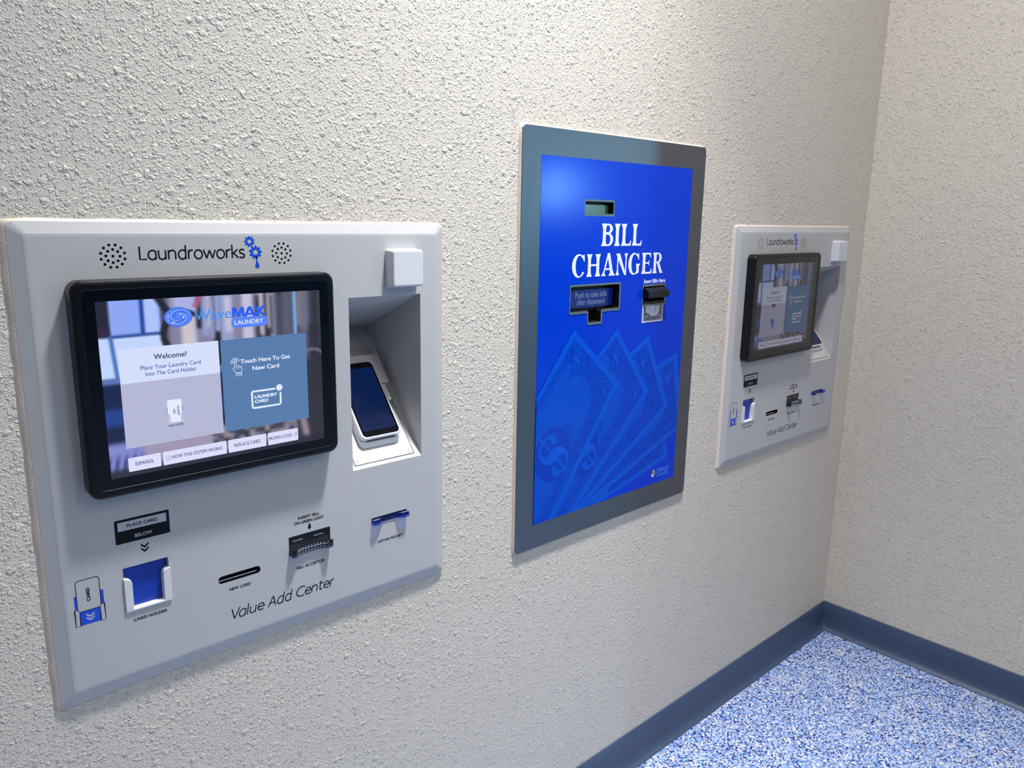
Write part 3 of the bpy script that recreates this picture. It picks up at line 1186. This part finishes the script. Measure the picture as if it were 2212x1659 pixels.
    hand = [(253.6, -200), (253.6, -194.2), (254.3, -193), (255.6, -193), (256.3, -194.2), (256.3, -198.6), (258.4, -198), (259.0, -199.2), (261.0, -199), (261.6, -200.2), (263.4, -200.2), (264.0, -201.4),
            (264.0, -206.0), (262.8, -209.0), (256.0, -209.0), (252.2, -204.4), (251.0, -202.2), (251.8, -201.0), (253.0, -201.2)]
    p.strip(hand, wd, G2 + .02, E['white'], closed=True)
    for u in (256.3, 258.9, 261.5):
        p.strip([(u, -199.5), (u, -203)], wd, G2 + .02, E['white'])
    p.strip(rrect(255.4, -213.0, 263.8, -210.2, .5, 2), wd, G2 + .02, E['white'], closed=True)
    # card icon with a gap for the star burst
    p.strip([(313.0, -239.3), (279.0, -239.3), (277.6, -239.8), (276.9, -241.4), (276.9, -261.6), (277.6, -263.2), (279.2, -263.9), (318.4, -263.9), (320.0, -263.2), (320.7, -261.6), (320.7, -245.8)], 2.7, G2, E['white'])
    st = []
    for i in range(24):
        rr = 5.6 if i % 2 == 0 else 4.3
        st.append((319.4 + rr * cos(2 * pi * i / 24), -238.4 + rr * sin(2 * pi * i / 24)))
    p.flat(st, G2 + .02, E['white'])
    text(p, 'LAUNDRY', 280.6, 315.6, -250.2, 4.9, G2, E['white'], .75)
    text(p, 'CARD', 280.6, 301.4, -257.0, 4.9, G2, E['white'], .75)
    bd(p, 'screen_card_panel', mo)

    # row of buttons
    for (u0, u1, tx, a0, a1, deco) in ((103.6, 144.8, 'ESPA\u00d1OL', 112.2, 135.8, 0), (147.6, 235.4, 'HOW THIS SYSTEM WORKS', 159.2, 229.0, 1),
                                       (237.8, 295.0, 'REPLACE CARD', 246.6, 286.0, 0), (297.8, 346.2, 'PROMO CODE', 299.2, 335.9, 2)):
        p = MB()
        p.flat(rrect(u0, -324.0, u1, -305.2, .9, 3), G1, E['button'])
        text(p, tx, a0, a1, -316.9, 4.9, G2, E['ink'], .12)
        if deco == 1:
            p.strip(ell(154.4, -314.6, 2.9, 2.9, 20), .45, G2, E['inkl'], closed=True)
            p.strip([(154.4, -316.2), (154.4, -314.2)], .6, G2, E['inkl'])
            p.strip([(154.4, -313.4), (154.4, -312.7)], .6, G2, E['inkl'])
        if deco == 2:
            p.strip([(338.6, -315.4), (341.6, -312.0), (344.0, -311.8), (344.4, -314.0), (341.4, -317.6)], .6, G2, E['inkl'], closed=True)
            p.disc(343.1, -313.0, .4, G2, E['inkl'], 8)
        bd(p, 'screen_button', mo)
    return root


def screen_set(tag, k, tint=(1, 1, 1)):
    cols = dict(white=(228, 236, 255), paper=(214, 224, 252), grey=(182, 184, 213), greyl=(190, 194, 226), blue=(86, 124, 172), ink=(38, 42, 96), inkl=(84, 92, 164),
                button=(222, 222, 252), deep=(36, 84, 236), mid=(88, 132, 246), pale=(140, 178, 250), sky=(52, 148, 250), royal=(38, 96, 244), bluepic=(74, 112, 214), tab=(60, 58, 58))
    d = {}
    for n, c in cols.items():
        d[n] = emis('screen_%s_%s' % (n, tag), [min(255, c[i] * tint[i]) for i in range(3)], k)
    d['pic'] = picture_material('screen_picture_%s' % tag, k)
    return d


BRIGHT = screen_set('bright', 0.98)
DIM = screen_set('dim', 0.26)  # same screen; viewing-angle dimming is put into the emission strength

make_kiosk(K1, 'large white wall-mounted payment kiosk nearest the camera at left, its screen glowing brightly', BRIGHT, False, 'laundry card payment kiosks')
make_kiosk(K2, 'smaller-looking white payment kiosk beside the room corner, right of the blue changer, screen dim', DIM, True, 'laundry card payment kiosks')


# ================================================================== CARD TERMINAL
def make_terminal(kpos, label):
    W2, HB = KW / 2, -KH
    ox, oz = 522.0, 0
    fx = slope_xf(W2, HB)
    root = thing('card_terminal', label, 'card terminal', (0, 0, 0), 'card terminals in the kiosk niches')
    p0 = Vector(fx(ox, 100, 0.9))
    root.location = Vector((kpos[0] + W2 / 1000, 0, kpos[1] + HB / 1000)) + p0

    def xf(u, s, h):
        return Vector(fx(u, s, h + 0.0)) - p0
    def bd(mb, name, parent=root):
        return mb.build(name, parent, xf=xf)
    H = 20.0
    m_scr = emis('terminal_display', (0, 28, 78), 0.85, 0.08, 0.25)
    m_mark = emis('terminal_display_mark', (0, 6, 44), 0.7, 0.08, 0.25)
    b = MB()
    rings = [[(x, y, h) for x, y in rrect(481.5 + k, 33.0 + k + sh, 562.0 - k, 191 - k, rr, 6)] for k, h, rr, sh in
             ((2.0, 0.95, 9, 0), (.4, 2.4, 9, 0), (0, 4.6, 9, 1.5), (.6, 6.4, 9, 3.5), (1.6, 7.0, 8, 5))]
    b.grid(rings, M_WHITE, smooth=True)
    b.flat([(x, y) for x, y, h in rings[-1]], 7.0, M_WHITE)
    bd(b, 'charging_base')
    b = MB()
    rings = [[(x, y, h) for x, y in rrect(481.5 + k, 43.0 + k, 562.0 - k, 193 - k, rr, 6)] for k, h, rr in
             ((2.4, 7.0, 9), (1.6, 9.0, 9), (1.0, 11.5, 9), (.2, 14.0, 9), (0, 17.5, 9), (.8, H - .6, 9), (1.8, H, 8.5), (3.1, H, 8), (3.3, H - .6, 8))]
    b.grid(rings, M_WHITE, smooth=True)
    gl = [(x, y) for x, y, h in rings[-1]]
    b.prism(rrect(494, 42.4, 552, 45.0, 1, 2), 8.2, 10.6, M_LINE)
    bo = bd(b, 'terminal_body')
    g = MB()
    g.flat(gl, H - .6, M_BEZEL)
    g.disc(505.5, 185.4, .8, H - .4, M_GREYLED, 10)
    go = bd(g, 'terminal_glass')
    d = MB()
    d.flat(rrect(488.6, 57, 555, 179, 1.2, 2), H - .5, m_scr)
    d.strip(arc(489.5, 88, 26, 26, -62, 88, 22), .5, H - .4, m_mark)
    text(d, 'Powered by', 500.0, 516.6, 65.2, 2.9, H - .4, m_mark)
    text(d, 'cents', 518.2, 531.4, 65.2, 4.6, H - .4, m_mark, .3)
    bd(d, 'terminal_display', go)
    # cradle gripping the upper half
    c = MB()
    out = [(466.4, 145), (468.4, 143), (484.4, 143), (484.4, 186), (488, 189.8), (555.4, 189.8), (559.2, 186), (559.2, 143), (575.6, 143), (577.6, 145), (577.6, 203), (466.4, 203)]
    c.prism(out, 1.0, H + .7, M_CRADLE)
    bd(c, 'cradle')
    k = MB()
    k.prism(rrect(562.3, 109, 568.6, 141, 1, 2), 9.0, H - .6, M_CRADLE, bev=.6)
    bd(k, 'side_button')
    return root


make_terminal(K1, 'white card terminal with dark blue display resting in the niche of the near kiosk')
make_terminal(K2, 'white card terminal half hidden behind the monitor of the far kiosk by the corner')


# ================================================================== BILL CHANGER
def make_changer():
    HB, W2 = -CHH, CW / 2
    root = thing('bill_changer', 'blue bill changer with steel frame let into the wall between the two white kiosks', 'change machine', (CX + W2 / 1000, 0, CZ + HB / 1000))

    def bd(mb, name, parent=root):
        return mb.build(name, parent, H=HB, W=W2)
    D = 7.0
    BU0, BU1, BV0, BV1 = 50.4, 542.4, -799.2, -51.6
    lcd_o, lcd_i = rect(175.1, -163.3, 270.7, -129.8), rect(178.3, -158.2, 266.5, -134.2)
    tray_o = [(142, -363), (192, -363), (194.9, -366), (195.0, -386.2), (197.4, -388.6), (241, -388.6), (243.3, -386.2), (243.3, -365.0), (245.6, -362.8), (297.6, -362.8), (300.6, -359.8), (300.6, -305), (297.6, -302), (142.2, -302), (139.2, -305), (139.2, -360)]
    tray_i = [(143.6, -357.6), (194.6, -357.6), (198.0, -361.0), (198.4, -383.0), (237.8, -383.0), (238.2, -361.0), (241.4, -357.6), (294.0, -357.6), (296.5, -355), (296.5, -308.4), (294.0, -306), (144.2, -306), (141.8, -308.4), (141.8, -355.4)]
    acc_o, acc_i = rect(378.5, -360.8, 463.2, -311.2), rect(381.2, -356.6, 459.8, -315.9)
    fr = MB()
    outl = rrect(0, -CHH, CW, 0, 9, 6)
    rings = [[(x, y, d) for x, y in rrect(k, -CHH + k, CW - k, -k, 9, 6)] for k, d in ((0, 0), (0, D - .8), (.8, D))]
    fr.grid(rings, M_STEELEDGE)
    fr.flat([(x, y) for x, y, d in rings[-1]], D, M_STEEL, [rect(BU0, BV0, BU1, BV1)])
    bd(fr, 'steel_frame')
    c = MB()
    c.grid(list(bead_mesh(CW, CHH, 9, D - 1.6, 5, 3.4, 1.2, 3.2, 1.4)), M_CAULK, smooth=True)
    bd(c, 'caulk_bead')
    # blue printed face
    F = D + .3
    p = MB()
    p.flat(rect(BU0, BV0, BU1, BV1), F, M_CBLUE, [lcd_o, tray_o, acc_o])
    p.grid([[(x, y, F) for x, y in rect(BU0, BV0, BU1, BV1)], [(x, y, D - .5) for x, y in rect(BU0, BV0, BU1, BV1)]], M_CBLUE)
    po = bd(p, 'blue_face')

    # fanned bank notes printed in lighter blue
    notes = [  # origin corner (top), long direction, far corner across the short end; back to front
        dict(T=(407, -617), R=(513.0, -741.0), dl=(-244, -52), z=1),
        dict(T=(523.4, -479.2), R=(561, -672), L=(450.9, -502.7), dr=(-301.3, -111.6), z=2),
        dict(T=(407.5, -427.7), R=(499.3, -609.3), L=(346.4, -461.4), dr=(-227.4, -143.2), z=3),
        dict(T=(294.6, -402.2), R=(420.5, -562.1), L=(235.2, -454.7), dr=(-170.3, -163.7), z=4),
        dict(T=(155.8, -393.6), R=(308.1, -527.4), L=(49.4, -527.1), dr=(-129.6, -178.9), z=5),
    ]
    n_ = MB()

    def C(poly):
        return clip(poly, BU0 + .5, BV0 + .5, BU1 - .5, BV1 - .5)

    def put(poly, d, m):
        area = sum(poly[i - 1][0] * poly[i][1] - poly[i][0] * poly[i - 1][1] for i in range(len(poly)))
        if area < 0:
            poly = poly[::-1]
        q = C(poly)
        if len(q) >= 3:
            n_.flat(q, d, m)

    # a drawn dollar sign: heavy diagonal, thin hooks with bulbs, one bar
    SPINE = arc(0, .42, .42, .42, 8, 270, 18) + arc(0, -.42, .42, .42, 90, -172, 18)[1:]
    _n = len(SPINE)
    SW = []
    for i_, (x_, y_) in enumerate(SPINE):
        t_ = i_ / (_n - 1)
        SW.append(.09 + .36 * math.exp(-((t_ - .5) / .14) ** 2) + .16 * math.exp(-((t_ - .02) / .06) ** 2) + .16 * math.exp(-((t_ - .98) / .06) ** 2))

    def dollar(cx, cy, r, ang, d, m):
        a = radians(ang)
        tmp = MB()
        tmp.strip([(x * 1.05, y * .98) for x, y in SPINE], SW, d, m)
        tmp.face([(-.05, -1.08, d), (.05, -1.08, d), (.05, 1.08, d), (-.05, 1.08, d)], m)
        tmp.flat(ell(.37, .42, .13, .15, 12), d, m)
        tmp.flat(ell(-.37, -.42, .13, .15, 12), d, m)
        for k_, f in enumerate(tmp.f):
            put([(cx + r * (tmp.v[i][0] * cos(a) - tmp.v[i][1] * sin(a)), cy + r * (tmp.v[i][0] * sin(a) + tmp.v[i][1] * cos(a))) for i in f], d + .0025 * k_, m)

    for q in notes[1:]:
        z = F + .04 + q['z'] * .24
        T, R = Vector(q['T']), Vector(q['R'])
        dl = (Vector(q['L']) - T).normalized()
        dr = Vector(q['dr']).normalized()
        e = (R - T)
        wdt = e.length
        e = e.normalized()

        def pt(a, b):
            """a across the short end 0..1, b mm along the length"""
            d_ = dl * (1 - a) + dr * a
            return T + (R - T) * a + d_ * b
        LEN = 620

        def quad(a0, b0, a1, b1):
            return [tuple(pt(a0, b0)), tuple(pt(a1, b0)), tuple(pt(a1, b1)), tuple(pt(a0, b1))]
        put(quad(0, 0, 1, LEN), z, M_BILL)
        k = 13 / wdt
        put(quad(k, 13, 1 - k, LEN), z + .02, M_BILLDARK)
        # clear field, oval-ended
        fld = [tuple(pt(.24, 96)), tuple(pt(.34, 66)), tuple(pt(.50, 58)), tuple(pt(.66, 66)), tuple(pt(.76, 96)), tuple(pt(.83, LEN)), tuple(pt(.13, LEN))]
        put(fld, z + .04, M_BILLMID)
        put([tuple(pt(.10, 60)), tuple(pt(.24, 60)), tuple(pt(.24, LEN)), tuple(pt(.10, LEN))], z + .045, M_BILLMID)
        # right hand ribbon with light marks
        ribbon = math.degrees(math.atan2(-dr.y, -dr.x))
        for i in range(14):
            c_ = pt(.90, 215 + i * 17)
            if i in (0, 9):
                dollar(c_.x, c_.y, 6.0, ribbon - 90, z + .06, M_BILL)
            else:
                a_ = radians(ribbon)
                put([(c_.x + s1 * 5 * cos(a_) - s2 * 3 * sin(a_), c_.y + s1 * 5 * sin(a_) + s2 * 3 * cos(a_)) for s1, s2 in ((-1, -1), (1, -1), (1, 1), (-1, 1))], z + .06, M_BILLMID)
        # corner dollar signs
        g1 = pt(.24, 42)
        ang = math.degrees(math.atan2(e.y, e.x)) + 42
        put(ell(g1.x, g1.y, 20, 22, 20), z + .055, M_BILLINK)
        dollar(g1.x, g1.y, 22, ang - 10, z + .07, M_BILL)
        g2 = pt(.84, 40)
        put(ell(g2.x, g2.y, 14, 18, 20), z + .055, M_BILLINK)
        n_.strip(C(ell(g2.x, g2.y, 17, 21, 24)) or ell(g2.x, g2.y, 17, 21, 24), 1.2, z + .06, M_BILL, closed=True) if g2.x < BU1 - 24 else None
        dollar(g2.x, g2.y, 14, ang - 10, z + .07, M_BILL)
        # seal in the field
        g3 = pt(.60, 178)
        put(ell(g3.x, g3.y, 20, 25, 28), z + .055, M_BILLDARK)
    # corner of the last note
    z = F + .04
    put([(499.3, -700.4), (511.0, -734.5), (510.5, -738.5), (507, -742.0), (267.1, -792.3 - 6), (240, -800), (226, -786), (420, -700)], z, M_BILL)
    put([(486, -700), (497, -728), (494, -731), (290, -785), (300, -760), (420, -704)], z + .02, M_BILLDARK)
    n_.strip(ell(487, -718.5, 9, 11, 20), 1.0, z + .04, M_BILL, closed=True)
    dollar(487, -718.5, 8, 25, z + .05, M_BILL)
    # big medallion of the front note and the one under it
    z = F + .04 + 5 * .24
    put(ell(104, -655, 56, 60, 40), z + .08, M_BILLINK)
    n_.strip(C(ell(104, -655, 59, 63, 48)), 1.0, z + .085, M_BILL, closed=False)
    dollar(106, -657, 58, 44, z + .10, M_BILL)
    z4 = F + .04 + 4 * .24
    put(ell(201, -668, 46, 58, 40), z4 + .08, M_BILLINK)
    dollar(203, -668, 52, 44, z4 + .10, M_BILL)
    # lettering along the edge of the front note
    a = math.atan2(-393.6 + 527.1, 155.8 - 49.4)
    da = math.degrees(a)
    tm = MB()
    text(tm, 'ES OF AMERICA', 0, 196, 0, 11.5, z + .09, M_BILLINK, .9, rot=da, box=(38, -590), clipper=C)
    text(tm, 'RESERVE NOTE', 0, 112, 0, 6.0, z + .09, M_BILLINK, .3, rot=da, box=(40, -562), clipper=C)
    bd(n_, 'printed_banknotes', po)
    bd(tm, 'banknote_lettering', po)

    # ---- main lettering, drawn serif capitals
    t = MB()
    LZ = F + .15
    lay = [0.0]

    def P_(poly):
        area = sum(poly[i - 1][0] * poly[i][1] - poly[i][0] * poly[i - 1][1] for i in range(len(poly)))
        lay[0] += .004
        t.flat(poly if area > 0 else poly[::-1], LZ + lay[0], M_CWHITE)

    def stem(x, w_, top, bot, fl=3.8, skip=''):
        """flared stem: x centre"""
        h = 2.4
        Lh, Rh = x - w_ / 2, x + w_ / 2
        fu = fl if 't' not in skip else 0
        fb = fl if 'b' not in skip else 0
        P_([(Lh - fb, bot), (Rh + fb, bot), (Rh + fb * .85, bot + h), (Rh + fb * .25, bot + 6.5), (Rh, bot + 11), (Rh, top - 11), (Rh + fu * .25, top - 6.5), (Rh + fu * .85, top - h), (Rh + fu, top),
            (Lh - fu, top), (Lh - fu * .85, top - h), (Lh - fu * .25, top - 6.5), (Lh, top - 11), (Lh, bot + 11), (Lh - fb * .25, bot + 6.5), (Lh - fb * .85, bot + h)])

    def bowl(x0, x1, top, bot, thick, thin):
        """right-hand half bowl from x0 to x1"""
        cy, ry = (top + bot) / 2, (top - bot) / 2
        o = [(x0, top)] + arc(x0 + (x1 - x0) * .42, cy, (x1 - x0) * .58, ry, 90, -90, 16) + [(x0, bot)]
        i = [(x0, bot + thin)] + arc(x0 + (x1 - x0) * .42, cy, (x1 - x0) * .58 - thick, ry - thin, -90, 90, 16) + [(x0, top - thin)]
        n = len(o)
        for k in range(n - 1):
            P_([o[k], o[k + 1], i[n - 2 - k], i[n - 1 - k]])

    def serif_arm(x0, x1, y0, y1, up):
        """thin arm ending in a wedge; up=+1 wedge rises, -1 hangs"""
        if up > 0:
            P_([(x0, y0), (x1 - 1.2, y0), (x1, y1 + 7.5), (x1 - 2.2, y1 + 7.0), (x1 - 5.5, y1 + 1.2), (x1 - 9, y1), (x0, y1)])
        else:
            P_([(x0, y1), (x1 - 1.2, y1), (x1, y0 - 7.5), (x1 - 2.2, y0 - 7.0), (x1 - 5.5, y0 - 1.2), (x1 - 9, y0), (x0, y0)])

    T1, B1 = -178.0, -224.4
    # BILL
    stem(240.0, 9.6, T1, B1, 4.2)
    bowl(240, 266.5, T1, -199.0, 8.8, 3.4)
    bowl(240, 268.6, -197.4, B1, 9.2, 3.4)
    stem(281.6, 9.6, T1, B1, 4.2)
    for x in (304.2, 341.0):
        stem(x, 9.6, T1, B1, 4.2)
        serif_arm(x, x + 24.8, B1, B1 + 4.0, 1)
    # CHANGER
    T2, B2 = -240.6, -287.0

    def round_(x0, x1, gap, thick, thin, top=T2 + .8, bot=B2 - .8):
        cx, cy = (x0 + x1) / 2 + 2, (top + bot) / 2
        rx, ry = (x1 - x0) / 2 + 2, (top - bot) / 2
        o = arc(cx, cy, rx, ry, gap, 360 - gap + 16, 30)
        i = arc(cx + 2.0, cy, rx - thick + 1, ry - thin, gap + 4, 356 - gap + 18, 30)
        for k in range(30):
            P_([o[k], o[k + 1], i[k + 1], i[k]])
        return o, i
    o, i = round_(143.8, 180.0, 50, 9.6, 3.0)
    P_([(174.2, -242.6), (180.2, -240.8), (181.4, -255.5), (179.0, -255.0), (176.2, -249.5), (171.5, -246.2)])
    stem(196.2, 9.0, T2, B2, 3.6)
    stem(222.6, 9.0, T2, B2, 3.6)
    P_(rect(196, -265.2, 222, -261.4))
    # A
    P_([(253.4, T2 + 1.5), (258.4, T2 + 1.5), (243.6, B2 + 3), (239.4, B2 + 3)])
    P_([(252.2, T2 + 1.5), (260.4, T2 + 1.5), (273.6, B2 + 3), (263.6, B2 + 3)])
    P_([(234.6, B2), (248.6, B2), (248.0, B2 + 2), (245.0, B2 + 4.5), (240.4, B2 + 9), (238.0, B2 + 4.5), (235.0, B2 + 2)])
    P_([(258.4, B2), (278.4, B2), (278.0, B2 + 2), (274.4, B2 + 5), (272.6, B2 + 9), (264.2, B2 + 9), (261.6, B2 + 4.5), (258.8, B2 + 2)])
    P_(rect(246.4, -274.4, 264.6, -271.0))
    # N
    stem(287.0, 3.8, T2, B2, 4.0, 't')
    stem(314.6, 3.8, T2, B2, 4.2, 'b')
    P_([(281.0, T2), (293.6, T2), (316.5, B2 - .4), (310.6, B2 - .4), (286.0, T2 - 9)])
    # G
    round_(323.2, 357.6, 50, 9.4, 3.0)
    P_([(353.0, -242.6), (358.6, -240.8), (359.8, -255.0), (357.4, -254.6), (354.8, -249.5), (350.4, -246.2)])
    P_([(350.0, -264.0), (363.4, -264.0), (363.0, -266.4), (360.4, -268.8), (359.8, -272.5), (359.8, -283.5), (351.6, -286.6), (351.4, -272.5), (350.8, -268.8), (350.2, -266.4)])
    # E
    stem(377.6, 9.0, T2, B2, 3.6)
    serif_arm(378, 402.6, T2 - 3.6, T2, -1)
    serif_arm(378, 406.4, B2, B2 + 3.8, 1)
    P_(rect(380, -264.6, 394.2, -261.4))
    P_([(393.0, -261.6), (395.6, -256.6), (396.4, -256.6), (396.4, -269.4), (395.6, -269.4), (393.0, -264.4)])
    # R
    stem(417.6, 9.0, T2, B2, 3.6)
    bowl(418, 441.4, T2, -264.2, 8.6, 3.2)
    P_([(424.0, -262.4), (433.0, -262.4), (444.6, B2 + 4), (447.4, B2 + 2), (447.6, B2), (436.4, B2)])
    bd(t, 'title_lettering', po)

    # ---- display window
    l = MB()
    l.flat(lcd_o, D, M_STEEL, [lcd_i])
    l.grid([[(x, y, F) for x, y in lcd_o], [(x, y, D) for x, y in lcd_o]], M_CBLUE)
    l.grid([[(x, y, D) for x, y in lcd_i], [(x, y, -8) for x, y in lcd_i]], M_DARK)
    l.flat(lcd_i, -8, M_DARK)
    lo = bd(l, 'display_window')
    l = MB()
    l.prism(rect(186, -160.2, 263.6, -140.2), -7.9, -5.4, M_LCD)
    bd(l, 'lcd_display', lo)

    # ---- bill tray
    y = MB()
    y.flat(tray_o, D, M_STEELEDGE, [tray_i])
    y.grid([[(a_, b_, D + 1.2) for a_, b_ in tray_o], [(a_, b_, D) for a_, b_ in tray_o]], M_STEELEDGE)
    inn = inset(tray_i[:], .2)
    y.grid([[(a_, b_, D + 1.2) for a_, b_ in tray_i], [(a_, b_, -14) for a_, b_ in tray_i]], M_DARK)
    y.flat(tray_o, D + 1.2, M_STEELEDGE, [tray_i])
    y.flat(tray_i, -14, M_DARK)
    yo = bd(y, 'bill_tray')
    y = MB()
    y.flat(rect(143, -353.0, 294.6, -315.4), -9.0, M_CFLAP)
    text(y, 'Push to take bills', 174.2, 274.4, -332.1, 12.2, -8.8, M_CPALE, .7)
    text(y, 'after dispensed', 179.8, 267.8, -347.1, 12.2, -8.8, M_CPALE, .7)
    bd(y, 'push_flap', yo)

    # ---- bill acceptor with snout
    a = MB()
    a.flat(acc_o, D + 1.0, M_STEELEDGE, [acc_i])
    a.grid([[(x, v, D + 1.0) for x, v in acc_o], [(x, v, D) for x, v in acc_o]], M_STEELEDGE)
    a.grid([[(x, v, D + 1.0) for x, v in acc_i], [(x, v, -10) for x, v in acc_i]], M_DARK)
    a.flat(acc_i, -10, M_DARK)
    ao = bd(a, 'note_acceptor')
    s = MB()
    u0, u1 = 382.0, 458.2
    prof = [(-317.6, 3), (-318.6, 9.0), (-326.4, 22.4), (-327.4, 22.8), (-339.4, 22.8), (-340.4, 22.0), (-345.4, 6), (-345.4, -4)]
    ring = lambda u, k: [(u, v, d) for v, d in prof]
    s.grid([ring(u0, 0), ring(u1, 0)], M_BLACK, closed=True)
    s.face(ring(u0, 0), M_BLACK)
    s.face(ring(u1, 0)[::-1], M_BLACK)
    s.prism(rect(383.5, -356.2, 457, -350.0), -8, 8.6, M_BLACK)
    bd(s, 'snout', ao)
    t = MB()
    text(t, 'Insert Bills Here', 382.2, 460.4, -308.4, 8.8, F + .15, M_CWHITE, .7)
    bd(t, 'insert_caption', po)

    # ---- picture of a note under the acceptor
    n2 = MB()
    z = F + .15
    n2.flat(rect(381.0, -398.2, 458.4, -360.6), z, M_NOTE)
    n2.flat(rect(385.0, -394.6, 454.6, -361.0), z + .05, M_NOTEENG)
    n2.flat([(394, -361), (394, -372), (400, -380), (408, -384), (430, -385), (438, -383), (443, -376), (444, -361)][::-1], z + .1, M_NOTE)
    for cx_, r_ in ((399.0, 7.6), (446.0, 6.2)):
        n2.disc(cx_, -384.4, r_ * 1.45, z + .14, M_NOTEINK, 20, r_)
        n2.strip(ell(cx_, -384.4, r_ * 1.2, r_ * .82, 20), .6, z + .16, M_NOTE, closed=True)
    vs, fs = font_mesh('$', 0.0)
    for cx_, hh in ((399.0, 5.0), (446.0, 4.2)):
        i0 = len(n2.v)
        n2.v += [(cx_ - (yy - .285) * 2 * hh * 1.3, -384.4 + (xx - .275) * 2 * hh * 1.3, z + .18) for xx, yy in vs]
        kk = n2.mi(M_NOTE)
        for f in fs:
            n2.f.append(tuple(i0 + i_ for i_ in f))
            n2.m.append(kk)
            n2.sm.append(False)
    for i_ in range(5):
        n2.flat(rect(388.5, -372 + i_ * 2.2, 391.5, -370.6 + i_ * 2.2), z + .14, M_NOTEINK)
        n2.flat(rect(428, -375 + i_ * 2.6, 431.0, -373.4 + i_ * 2.6), z + .14, M_NOTEINK)
    n2.flat(rect(404, -368, 408, -366), z + .14, M_NOTEINK)
    n2.flat(rect(413, -374, 415, -372.6), z + .14, M_NOTEINK)
    bd(n2, 'note_picture', po)

    # ---- maker's mark in the lower corner
    k = MB()
    k.disc(457.0, -773.0, 7.5, z, M_CREAM, 24, 9.0)
    text(k, 'A', 448.0, 460.0, -776.0, 13.0, z + .08, M_NAVY, .8)
    text(k, 'C', 457.0, 468.0, -780.0, 11.5, z + .12, M_NAVY, .8)
    text(k, 'AMERICAN', 469.0, 519.0, -771.6, 7.6, z, M_LOGO, .5)
    k.flat(rect(468, -774.4, 519, -773.0), z, M_LOGO)
    text(k, 'CHANGER', 470.6, 516.4, -784.6, 7.6, z, M_LOGO, .5)
    bd(k, 'maker_mark', po)
    return root


make_changer()
